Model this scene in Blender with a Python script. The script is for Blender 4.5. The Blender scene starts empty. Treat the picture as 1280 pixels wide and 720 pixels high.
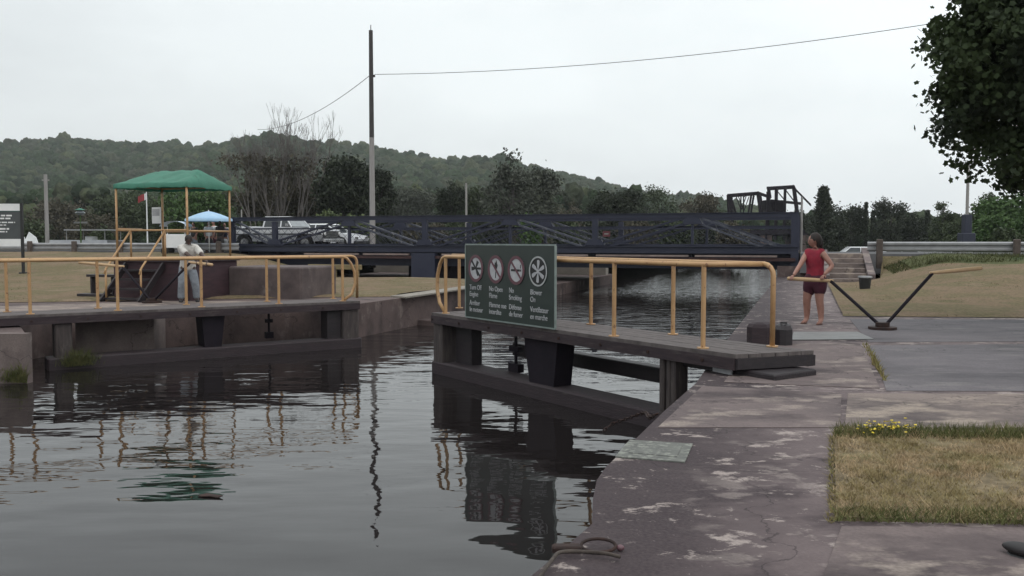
import bpy, math, random
import numpy as np
from mathutils import Vector, Matrix
random.seed(11); RNG = np.random.default_rng(11)
PI = math.pi
SC = bpy.context.scene
COL = SC.collection

# ------------------------------------------------------------------ camera
FPX = 1100.0; CAMH = 1.6; PITCH = math.atan(60 / FPX)
cam = bpy.data.cameras.new('camera'); cam.sensor_width = 36; cam.lens = 36 * FPX / 1280
cam.clip_start = 0.1; cam.clip_end = 6000
camo = bpy.data.objects.new('camera', cam); COL.objects.link(camo)
camo.location = (0, 0, CAMH); camo.rotation_euler = (PI / 2 - PITCH, 0, 0)
SC.camera = camo

# ------------------------------------------------------------------ world, sun, exposure
SUN_EL, SUN_AZ = math.radians(58), math.radians(150)      # behind the camera's right shoulder, veiled by cloud
w = bpy.data.worlds.new('World'); SC.world = w; w.use_nodes = True
nt = w.node_tree; N = nt.nodes; L = nt.links; N.clear()
out = N.new('ShaderNodeOutputWorld'); bg = N.new('ShaderNodeBackground'); bg.inputs[1].default_value = 0.1
sky = N.new('ShaderNodeTexSky'); sky.sky_type = 'NISHITA'; sky.sun_disc = False
sky.sun_elevation = SUN_EL; sky.sun_rotation = SUN_AZ; sky.air_density = 1.5; sky.dust_density = 4
tc = N.new('ShaderNodeTexCoord'); mp = N.new('ShaderNodeMapping'); mp.inputs['Scale'].default_value = (1, 1, 2.6)
nz = N.new('ShaderNodeTexNoise'); nz.inputs['Scale'].default_value = 1.7; nz.inputs['Detail'].default_value = 6; nz.inputs['Roughness'].default_value = .55
cr = N.new('ShaderNodeValToRGB')
cr.color_ramp.elements[0].position = .30; cr.color_ramp.elements[0].color = (8.6, 9.05, 9.2, 1)
cr.color_ramp.elements[1].position = .66; cr.color_ramp.elements[1].color = (11.2, 11.8, 11.9, 1)
sep = N.new('ShaderNodeSeparateXYZ')
el = N.new('ShaderNodeMapRange'); el.inputs['From Min'].default_value = .24; el.inputs['From Max'].default_value = .9
el.inputs['To Min'].default_value = 1.0; el.inputs['To Max'].default_value = 1.75
ax = N.new('ShaderNodeMapRange'); ax.inputs['From Min'].default_value = -.6; ax.inputs['From Max'].default_value = .5
ax.inputs['To Min'].default_value = .84; ax.inputs['To Max'].default_value = 1.04
mm = N.new('ShaderNodeMath'); mm.operation = 'MULTIPLY'
sc1 = N.new('ShaderNodeVectorMath'); sc1.operation = 'SCALE'
mx = N.new('ShaderNodeMix'); mx.data_type = 'RGBA'; mx.inputs[0].default_value = .9
L.new(tc.outputs['Generated'], mp.inputs[0]); L.new(mp.outputs[0], nz.inputs['Vector']); L.new(nz.outputs[0], cr.inputs[0])
L.new(tc.outputs['Generated'], sep.inputs[0]); L.new(sep.outputs[2], el.inputs['Value']); L.new(sep.outputs[0], ax.inputs['Value'])
L.new(el.outputs[0], mm.inputs[0]); L.new(ax.outputs[0], mm.inputs[1])
L.new(cr.outputs[0], sc1.inputs[0]); L.new(mm.outputs[0], sc1.inputs['Scale'])
L.new(sky.outputs[0], mx.inputs[6]); L.new(sc1.outputs[0], mx.inputs[7])
L.new(mx.outputs[2], bg.inputs[0]); L.new(bg.outputs[0], out.inputs[0])
sun = bpy.data.lights.new('sun', 'SUN'); sun.energy = 0.5; sun.angle = math.radians(25); sun.color = (1, .96, .9)
suno = bpy.data.objects.new('sun', sun); COL.objects.link(suno)
sd = Vector((math.sin(SUN_AZ) * math.cos(SUN_EL), math.cos(SUN_AZ) * math.cos(SUN_EL), math.sin(SUN_EL)))
suno.rotation_euler = sd.to_track_quat('Z', 'Y').to_euler()
SC.view_settings.view_transform = 'Standard'; SC.view_settings.look = 'None'
SC.view_settings.exposure = 0; SC.view_settings.gamma = 1; SC.view_settings.use_curve_mapping = False
SC.render.engine = 'CYCLES'
SC.cycles.use_denoising = True
SC.cycles.max_bounces = 6; SC.cycles.volume_bounces = 0; SC.cycles.transparent_max_bounces = 12
SC.cycles.caustics_reflective = False; SC.cycles.caustics_refractive = False

# ------------------------------------------------------------------ measuring helpers (surveying the photo)
CP, SP = math.cos(PITCH), math.sin(PITCH)
def ray(u, v):
    yc = (360 - v) / FPX
    return ((u - 640) / FPX, CP + yc * SP, -SP + yc * CP)
def atY(u, v, Y):
    r = ray(u, v); t = Y / r[1]; return Vector((r[0] * t, Y, CAMH + r[2] * t))
def onz(u, v, z=0.0):
    r = ray(u, v); t = (z - CAMH) / r[2]; return Vector((r[0] * t, r[1] * t, z))
LA = (0.317, 0.9484); NA = (0.9484, -0.317)                 # along the canal / across it to the right
CROT = math.atan2(NA[1], NA[0])
def nl(n, l, z=0.0): return Vector((n * NA[0] + l * LA[0], n * NA[1] + l * LA[1], z))
def n_at(u, l):
    k = (u - 640) / FPX / .9985
    return (k * l * LA[1] - l * LA[0]) / (NA[0] - k * NA[1])
def along(P, g, u):                                          # distance along a line P+g t where it crosses column u
    k = (u - 640) / FPX / 1.0
    return (k * P[1] - P[0]) / (g[0] - k * g[1])
def smooth(t):
    t = min(1, max(0, t)); return t * t * (3 - 2 * t)

# ------------------------------------------------------------------ materials
MATS = {}
def mat(name, c1, c2=None, scale=4.0, rough=.7, metal=0.0, bump=0.0, bscale=None, c3=None, s3=1.0, t3=(.6, .68), spec=None,
        stretch=None, detail=6, lo=.35, hi=.65, coat=0, trans=0):
    m = bpy.data.materials.new(name); m.use_nodes = True; MATS[name] = m
    nt = m.node_tree; b = nt.nodes['Principled BSDF']
    b.inputs['Roughness'].default_value = rough; b.inputs['Metallic'].default_value = metal
    if spec is not None: b.inputs['Specular IOR Level'].default_value = spec
    if coat: b.inputs['Coat Weight'].default_value = coat
    c1 = (*c1, 1)
    if c2 is None: c2 = tuple(x * .82 for x in c1[:3])
    c2 = (*c2, 1)
    tc = nt.nodes.new('ShaderNodeTexCoord'); vec = tc.outputs['Object']
    if stretch:
        mp = nt.nodes.new('ShaderNodeMapping'); mp.inputs['Scale'].default_value = stretch
        nt.links.new(vec, mp.inputs[0]); vec = mp.outputs[0]
    nz = nt.nodes.new('ShaderNodeTexNoise'); nz.inputs['Scale'].default_value = scale; nz.inputs['Detail'].default_value = detail
    nz.inputs['Roughness'].default_value = .65
    nt.links.new(vec, nz.inputs['Vector'])
    r = nt.nodes.new('ShaderNodeValToRGB'); r.color_ramp.elements[0].position = lo; r.color_ramp.elements[1].position = hi
    r.color_ramp.elements[0].color = c1; r.color_ramp.elements[1].color = c2
    nt.links.new(nz.outputs[0], r.inputs[0]); col = r.outputs[0]
    if c3:
        n3 = nt.nodes.new('ShaderNodeTexNoise'); n3.inputs['Scale'].default_value = s3; n3.inputs['Detail'].default_value = 8; n3.inputs['Roughness'].default_value = .7
        nt.links.new(vec, n3.inputs['Vector'])
        r3 = nt.nodes.new('ShaderNodeMapRange'); r3.inputs['From Min'].default_value = t3[0]; r3.inputs['From Max'].default_value = t3[1]
        nt.links.new(n3.outputs[0], r3.inputs['Value'])
        mx = nt.nodes.new('ShaderNodeMix'); mx.data_type = 'RGBA'; mx.inputs[7].default_value = (*c3, 1)
        nt.links.new(r3.outputs[0], mx.inputs[0]); nt.links.new(col, mx.inputs[6]); col = mx.outputs[2]
    nt.links.new(col, b.inputs['Base Color'])
    if bump:
        nb = nt.nodes.new('ShaderNodeTexNoise'); nb.inputs['Scale'].default_value = bscale or scale * 4; nb.inputs['Detail'].default_value = 6
        nt.links.new(vec, nb.inputs['Vector'])
        bp = nt.nodes.new('ShaderNodeBump'); bp.inputs['Strength'].default_value = 1; bp.inputs['Distance'].default_value = bump
        nt.links.new(nb.outputs[0], bp.inputs['Height']); nt.links.new(bp.outputs[0], b.inputs['Normal'])
    if trans:
        out = nt.nodes['Material Output']; tr = nt.nodes.new('ShaderNodeBsdfTranslucent'); ms = nt.nodes.new('ShaderNodeMixShader')
        ms.inputs[0].default_value = trans
        nt.links.new(col, tr.inputs[0]); nt.links.new(b.outputs[0], ms.inputs[1]); nt.links.new(tr.outputs[0], ms.inputs[2]); nt.links.new(ms.outputs[0], out.inputs[0])
    return m

M = {}
M['rail'] = mat('rail_paint', (.43, .262, .122), (.36, .205, .098), 5, .5, c3=(.15, .065, .035), s3=11, t3=(.585, .65), bump=.0015)
M['timber'] = mat('weathered_timber', (.040, .026, .029), (.021, .013, .017), 3, .85, stretch=(1, 6, 6), bump=.006, c3=(.075, .060, .058), s3=2.2, t3=(.55, .75))
M['timber_wet'] = mat('waterline_timber', (.032, .020, .024), (.017, .011, .014), 3, .7, stretch=(1, 6, 6), bump=.008, c3=(.06, .045, .042), s3=3, t3=(.58, .72))
M['timber_v'] = mat('weathered_timber_post', (.066, .052, .048), (.032, .024, .025), 3, .85, stretch=(7, 7, 1), bump=.006, c3=(.12, .105, .095), s3=2, t3=(.55, .75))
M['timber_dark'] = mat('wet_timber', (.020, .013, .016), (.010, .007, .009), 3, .6, stretch=(1, 5, 5), bump=.006)
M['deck'] = mat('deck_boards', (.12, .102, .098), (.065, .053, .052), 2.5, .9, stretch=(2, 7, 1), bump=.004, c3=(.06, .05, .05), s3=3, t3=(.58, .7))
M['steel_dark'] = mat('dark_steel', (.009, .0065, .011), (.014, .010, .015), 5, .75, bump=.002, spec=.2)
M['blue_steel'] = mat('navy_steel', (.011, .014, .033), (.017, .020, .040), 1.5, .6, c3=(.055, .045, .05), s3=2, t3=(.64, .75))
M['steel_lit'] = mat('lit_navy_steel', (.055, .060, .080), (.030, .035, .055), 2.5, .6, c3=(.15, .15, .16), s3=4, t3=(.55, .66))  # lighter copy of the navy steel: highlights on diagonals put into the colour
M['bridge_floor'] = mat('bridge_planks', (.06, .028, .026), (.035, .018, .018), 2, .9)
M['galv'] = mat('galvanised', (.30, .30, .31), (.22, .22, .225), 2, .45, metal=.3)
M['wood_post'] = mat('brown_post', (.10, .078, .066), (.065, .05, .044), 6, .9, bump=.004)
M['pole_grey'] = mat('pole_wood', (.30, .285, .275), (.22, .205, .20), 2, .85, stretch=(6, 6, .4))
M['pole_dark'] = mat('pole_top', (.035, .03, .03), (.05, .045, .045), 3, .8)
M['white'] = mat('white_paint', (.72, .72, .72), (.62, .63, .64), 2, .4)
M['white_gloss'] = mat('white_car_paint', (.74, .75, .77), (.66, .67, .70), .7, .25, coat=.5)
M['silver'] = mat('silver_car_paint', (.44, .45, .47), (.34, .35, .38), 1.2, .35, coat=.3)
M['glass'] = mat('dark_glass', (.03, .035, .04), (.05, .055, .06), 1, .08)
M['glass_bright'] = mat('windscreen_glass', (.22, .24, .25), (.14, .15, .16), 1, .06)
M['tyre'] = mat('tyre_rubber', (.014, .013, .013), None, 8, .85)
M['chrome'] = mat('chrome', (.55, .55, .56), None, 3, .25, metal=.9)
M['black'] = mat('black_plastic', (.012, .012, .013), None, 6, .5)
M['gap_light'] = mat('gap_light_tone', (.26, .20, .18), (.17, .13, .12), 2, .9)
M['maroon'] = mat('maroon_planks', (.050, .022, .028), (.028, .013, .018), 2.2, .8, stretch=(1, 1, 5), bump=.003)
M['canvas'] = mat('green_canvas', (.030, .145, .095), (.042, .185, .125), 2.2, .65, bump=.02, bscale=2.5, c3=(.02, .10, .06), s3=1.8, t3=(.55, .7), trans=.12)
M['umbrella'] = mat('blue_umbrella_cloth', (.30, .50, .70), (.44, .60, .76), 2, .6, trans=.2)
M['umbrella_white'] = mat('pale_umbrella_cloth', (.62, .68, .74), (.5, .58, .68), 2, .6)
M['sign_green'] = mat('sign_green', (.014, .024, .020), (.020, .032, .027), 3, .45)
M['sign_grey'] = mat('sign_charcoal', (.045, .052, .055), (.055, .062, .064), 2, .6)
M['sign_edge'] = mat('aluminium_edge', (.26, .31, .29), (.19, .22, .21), 5, .45, metal=.4)
M['sign_white'] = mat('sign_white', (.42, .43, .43), (.34, .35, .35), 9, .5)
M['sign_disc'] = mat('sign_disc_white', (.46, .46, .47), (.34, .34, .36), 12, .5)
M['sign_red'] = mat('sign_red', (.125, .040, .055), (.10, .05, .06), 14, .5)
M['sign_black'] = mat('sign_black', (.008, .008, .009), None, 6, .5)
M['tan'] = mat('tan_beam', (.20, .155, .075), (.14, .11, .06), 3, .85, bump=.003)
M['block'] = mat('old_concrete_block', (.105, .080, .076), (.055, .040, .041), 1.7, .9, bump=.012, bscale=5, c3=(.19, .165, .155), s3=1.3, t3=(.58, .78))
M['rope'] = mat('rope', (.030, .022, .019), (.075, .06, .05), 20, .95, bump=.004)
M['iron'] = mat('rusty_iron', (.020, .012, .011), (.045, .021, .016), 8, .8, metal=.3, bump=.002)
M['red'] = mat('red_paint', (.26, .03, .035), None, 4, .6)
M['dull_red'] = mat('dull_red_paint', (.10, .02, .026), None, 4, .6)
M['skin_f'] = mat('skin_light', (.36, .185, .14), (.25, .12, .09), 5, .55)
M['skin_m'] = mat('skin_dark', (.060, .032, .024), (.045, .025, .02), 6, .5)
M['tank'] = mat('red_top_cloth', (.27, .017, .036), (.19, .012, .028), 7, .9, bump=.02, bscale=9)
M['shorts'] = mat('maroon_shorts_cloth', (.070, .012, .026), (.045, .009, .02), 7, .9, bump=.015, bscale=10)
M['hair'] = mat('dark_hair', (.022, .012, .009), (.010, .006, .005), 14, .7, stretch=(1, 1, .3))
M['shirt'] = mat('white_shirt_cloth', (.62, .59, .55), (.46, .44, .41), 6, .9, bump=.03, bscale=7)
M['jeans'] = mat('pale_jeans_cloth', (.25, .27, .30), (.15, .165, .19), 7, .9, bump=.025, bscale=8)
M['shoe'] = mat('dark_shoe', (.02, .017, .018), None, 8, .6)
M['shoe_tan'] = mat('tan_sandal', (.13, .06, .045), None, 8, .7)
M['bark'] = mat('bark', (.055, .045, .042), (.03, .025, .024), 5, .95, stretch=(4, 4, .8), bump=.01)
M['bark_grey'] = mat('bare_bark', (.13, .115, .11), (.09, .08, .078), 4, .95)
for nm, a, b_ in [('leaf_maple', (.016, .024, .012), (.042, .062, .022)), ('leaf_dark', (.022, .028, .019), (.036, .044, .026)),
                  ('leaf_mid', (.036, .050, .024), (.055, .070, .034)), ('leaf_green', (.045, .085, .026), (.070, .115, .038)),
                  ('leaf_brown', (.055, .050, .034), (.080, .070, .050)), ('leaf_grey', (.050, .056, .044), (.072, .078, .060)),
                  ('leaf_pale', (.075, .100, .044), (.11, .13, .06))]:
    M[nm] = mat(nm, a, b_, .9, .75, spec=.25, trans=.12, detail=3, lo=.38, hi=.62)

def grass_mat(name, cols, scale=.5, bump=.02):
    m = bpy.data.materials.new(name); m.use_nodes = True; nt = m.node_tree; b = nt.nodes['Principled BSDF']
    b.inputs['Roughness'].default_value = .95; b.inputs['Specular IOR Level'].default_value = .1
    tc = nt.nodes.new('ShaderNodeTexCoord')
    def noise(s, d=8, r=.65):
        n = nt.nodes.new('ShaderNodeTexNoise'); n.inputs['Scale'].default_value = s; n.inputs['Detail'].default_value = d; n.inputs['Roughness'].default_value = r
        nt.links.new(tc.outputs['Object'], n.inputs['Vector']); return n
    n = noise(scale); r = nt.nodes.new('ShaderNodeValToRGB'); e = r.color_ramp.elements
    e[0].position = .32; e[0].color = (*cols[0], 1); e[1].position = .68; e[1].color = (*cols[-1], 1)
    for i, c in enumerate(cols[1:-1]):
        k = e.new(.32 + .36 * (i + 1) / (len(cols) - 1)); k.color = (*c, 1)
    nt.links.new(n.outputs[0], r.inputs[0])
    f = noise(14, 4); mr = nt.nodes.new('ShaderNodeMapRange'); mr.inputs['From Min'].default_value = .3; mr.inputs['From Max'].default_value = .7
    mr.inputs['To Min'].default_value = .62; mr.inputs['To Max'].default_value = 1.3
    nt.links.new(f.outputs[0], mr.inputs['Value'])
    vm = nt.nodes.new('ShaderNodeVectorMath'); vm.operation = 'SCALE'
    nt.links.new(r.outputs[0], vm.inputs[0]); nt.links.new(mr.outputs[0], vm.inputs['Scale']); nt.links.new(vm.outputs[0], b.inputs['Base Color'])
    bp = nt.nodes.new('ShaderNodeBump'); bp.inputs['Distance'].default_value = bump; bb = noise(9, 6)
    nt.links.new(bb.outputs[0], bp.inputs['Height']); nt.links.new(bp.outputs[0], b.inputs['Normal'])
    return m
M['lawn'] = grass_mat('dry_lawn', [(.115, .098, .052), (.175, .125, .083), (.125, .105, .057), (.205, .150, .105)], .38)
M['verge'] = grass_mat('green_verge', [(.045, .064, .024), (.085, .088, .04), (.06, .072, .03)], .8)
M['soil'] = grass_mat('patch_soil', [(.12, .095, .065), (.19, .15, .095), (.15, .135, .065)], 2.0)
M['blades'] = grass_mat('grass_blades', [(.19, .16, .075), (.38, .28, .175), (.24, .195, .095), (.40, .28, .19)], 1.4, .001)
M['weed'] = grass_mat('weed_blades', [(.14, .14, .05), (.25, .19, .09)], 4, .001)
M['weed_green'] = grass_mat('green_weed_blades', [(.07, .085, .03), (.13, .125, .055)], 4, .001)
M['flower'] = mat('yellow_petals', (.75, .62, .04), (.7, .5, .03), 9, .6)
M['road'] = mat('asphalt', (.060, .058, .060), (.045, .044, .046), 3, .9)

def concrete(name, base, base2, light, dark, lt=(.56, .66), dt=(.55, .72), stretch=(1, 1, 1), sc=1.0, rot=0, edge=None):
    m = bpy.data.materials.new(name); m.use_nodes = True; nt = m.node_tree; b = nt.nodes['Principled BSDF']
    b.inputs['Roughness'].default_value = .88; b.inputs['Specular IOR Level'].default_value = .3
    tc = nt.nodes.new('ShaderNodeTexCoord'); mp = nt.nodes.new('ShaderNodeMapping'); mp.inputs['Scale'].default_value = stretch
    mp.inputs['Rotation'].default_value = (0, 0, rot)
    nt.links.new(tc.outputs['Object'], mp.inputs[0])
    def noise(s, d=8, r=.65, st=False, off=0):
        n = nt.nodes.new('ShaderNodeTexNoise'); n.noise_dimensions = '4D'; n.inputs['W'].default_value = off
        n.inputs['Scale'].default_value = s; n.inputs['Detail'].default_value = d; n.inputs['Roughness'].default_value = r
        nt.links.new(mp.outputs[0] if st else tc.outputs['Object'], n.inputs['Vector']); return n.outputs[0]
    def rng(src, a, c, lo=0, hi=1):
        mr = nt.nodes.new('ShaderNodeMapRange'); mr.inputs['From Min'].default_value = a; mr.inputs['From Max'].default_value = c
        mr.inputs['To Min'].default_value = lo; mr.inputs['To Max'].default_value = hi; nt.links.new(src, mr.inputs['Value']); return mr.outputs[0]
    def mixc(f, a, c):
        x = nt.nodes.new('ShaderNodeMix'); x.data_type = 'RGBA'; nt.links.new(f, x.inputs[0])
        for s, q in ((6, a), (7, c)):
            if isinstance(q, tuple): x.inputs[s].default_value = (*q, 1)
            else: nt.links.new(q, x.inputs[s])
        return x.outputs[2]
    c = mixc(rng(noise(.9 * sc, 6), .35, .65), base, base2)
    c = mixc(rng(noise(1.1 * sc, 10, .62, True, 3), dt[0], dt[1]), c, dark)
    lf = noise(2.4 * sc, 10, .62, True, 7)
    c = mixc(rng(lf, lt[0], lt[1], 0, .85), c, light)
    c = mixc(rng(noise(.55, 7, .7, False, 5), .42, .62, 0, .5), c, tuple(x * 1.45 for x in base))
    if edge:                                                   # damp, algae-darkened margin along the lock edge, broken up by noise
        sx = nt.nodes.new('ShaderNodeSeparateXYZ'); nt.links.new(tc.outputs['Object'], sx.inputs[0])
        def ma(op, a, b_):
            q = nt.nodes.new('ShaderNodeMath'); q.operation = op
            for i, k in enumerate((a, b_)):
                if isinstance(k, (int, float)): q.inputs[i].default_value = k
                else: nt.links.new(k, q.inputs[i])
            return q.outputs[0]
        nn = ma('ADD', ma('MULTIPLY', sx.outputs[0], NA[0]), ma('MULTIPLY', sx.outputs[1], NA[1]))
        nn = ma('ADD', nn, ma('MULTIPLY', noise(1.3, 8, .7, False, 9), 1.6))
        c = mixc(rng(nn, edge[0], edge[1], .96, 0), c, dark)
        c = mixc(rng(noise(3.2, 9, .72, True, 11), .57, .61, 0, .85), c, light)
        c = mixc(rng(noise(9, 6, .7, False, 12), .60, .66, 0, .75), c, light)
    c = mixc(rng(noise(45, 3, .5, False, 2), .35, .75, 0, .55), c, tuple(x * .55 for x in base))
    # hairline cracks wandering across the slab
    dn = nt.nodes.new('ShaderNodeTexNoise'); dn.inputs['Scale'].default_value = 2.2; dn.inputs['Detail'].default_value = 6; nt.links.new(tc.outputs['Object'], dn.inputs['Vector'])
    sc_ = nt.nodes.new('ShaderNodeVectorMath'); sc_.operation = 'SCALE'; sc_.inputs['Scale'].default_value = .9; nt.links.new(dn.outputs['Color'], sc_.inputs[0])
    ad = nt.nodes.new('ShaderNodeVectorMath'); nt.links.new(tc.outputs['Object'], ad.inputs[0]); nt.links.new(sc_.outputs[0], ad.inputs[1])
    vo = nt.nodes.new('ShaderNodeTexVoronoi'); vo.feature = 'DISTANCE_TO_EDGE'; vo.inputs['Scale'].default_value = .42; nt.links.new(ad.outputs[0], vo.inputs['Vector'])
    c = mixc(rng(vo.outputs['Distance'], .001, .0045, .6, 0), c, tuple(x * .5 for x in dark))
    nt.links.new(c, b.inputs['Base Color'])
    bp = nt.nodes.new('ShaderNodeBump'); bp.inputs['Distance'].default_value = .014; nt.links.new(noise(7, 9, .7), bp.inputs['Height'])
    nt.links.new(bp.outputs[0], b.inputs['Normal'])
    return m
M['quay'] = concrete('worn_quay_concrete', (.155, .121, .120), (.100, .076, .079), (.36, .305, .28), (.033, .023, .027), lt=(.54, .60), dt=(.50, .60), stretch=(.75, 1.25, 1), sc=1.7, edge=(.0, 1.2))
M['slab_grey'] = concrete('grey_slab', (.130, .117, .124), (.096, .087, .094), (.22, .205, .195), (.062, .058, .064), lt=(.54, .68), dt=(.46, .62), stretch=(.4, 1.6, 1))
M['slab_light'] = concrete('light_slab', (.200, .160, .142), (.135, .108, .102), (.34, .28, .23), (.072, .058, .060), lt=(.50, .60), dt=(.49, .60), stretch=(.7, 1.2, 1))
M['slab_mid'] = concrete('mauve_slab', (.150, .117, .113), (.100, .079, .080), (.30, .25, .215), (.044, .033, .036), lt=(.52, .61), dt=(.49, .60), stretch=(.7, 1.25, 1))
M['kerb'] = concrete('pale_coping', (.25, .225, .195), (.19, .17, .15), (.32, .295, .26), (.17, .15, .14), lt=(.6, .8), dt=(.6, .8))
M['wall_old'] = concrete('dark_wall_concrete', (.120, .086, .080), (.070, .050, .049), (.22, .18, .165), (.022, .016, .018), lt=(.58, .70), dt=(.45, .62), stretch=(1, 1, .6))
M['wall_lit'] = concrete('lit_wall_concrete', (.17, .135, .125), (.11, .085, .082), (.27, .23, .21), (.045, .034, .035), lt=(.56, .68), dt=(.47, .62), stretch=(1, 1, .8), sc=1.4)  # lighter copy of the wall concrete: light on block fronts put into colour
M['plate'] = mat('pale_steel_plate', (.155, .155, .152), (.115, .115, .114), 4, .6, bump=.002)
M['plate_green'] = mat('lichen_cover', (.125, .128, .115), (.085, .085, .08), 6, .9, c3=(.20, .205, .18), s3=14, t3=(.5, .6), bump=.004)

def water_mat():
    m = bpy.data.materials.new('canal_water'); m.use_nodes = True; nt = m.node_tree; b = nt.nodes['Principled BSDF']
    b.inputs['Base Color'].default_value = (.012, .010, .010, 1); b.inputs['Roughness'].default_value = .015; b.inputs['IOR'].default_value = 1.34
    tc = nt.nodes.new('ShaderNodeTexCoord')
    def noise(scale, sx, sy, rot, d=2):
        mp = nt.nodes.new('ShaderNodeMapping'); mp.inputs['Scale'].default_value = (sx, sy, 1); mp.inputs['Rotation'].default_value = (0, 0, rot)
        nt.links.new(tc.outputs['Object'], mp.inputs[0])
        n = nt.nodes.new('ShaderNodeTexNoise'); n.inputs['Scale'].default_value = scale; n.inputs['Detail'].default_value = d; n.inputs['Roughness'].default_value = .5
        nt.links.new(mp.outputs[0], n.inputs['Vector']); return n.outputs[0]
    def bump(h, dist, prev=None, strength=None):
        bp = nt.nodes.new('ShaderNodeBump'); bp.inputs['Distance'].default_value = dist; bp.inputs['Strength'].default_value = 1
        nt.links.new(h, bp.inputs['Height'])
        if prev is not None: nt.links.new(prev, bp.inputs['Normal'])
        if strength is not None: nt.links.new(strength, bp.inputs['Strength'])
        return bp.outputs[0]
    sp = nt.nodes.new('ShaderNodeSeparateXYZ'); nt.links.new(tc.outputs['Object'], sp.inputs[0])
    mr = nt.nodes.new('ShaderNodeMapRange'); mr.inputs['From Min'].default_value = 17; mr.inputs['From Max'].default_value = 28
    nt.links.new(sp.outputs[1], mr.inputs['Value'])
    o = bump(noise(1.0, .8, 1.5, .12, 1), .019)
    mr2 = nt.nodes.new('ShaderNodeMapRange'); mr2.inputs['From Min'].default_value = 6; mr2.inputs['From Max'].default_value = 13; mr2.inputs['To Min'].default_value = .15
    nt.links.new(sp.outputs[1], mr2.inputs['Value'])
    o = bump(noise(2.6, .6, 1.5, -.1, 2), .0085, o, mr2.outputs[0])
    o = bump(noise(1.5, .7, 2.2, .2, 2), .055, o, mr.outputs[0])
    nt.links.new(o, b.inputs['Normal'])
    return m
M['water'] = water_mat()

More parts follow.
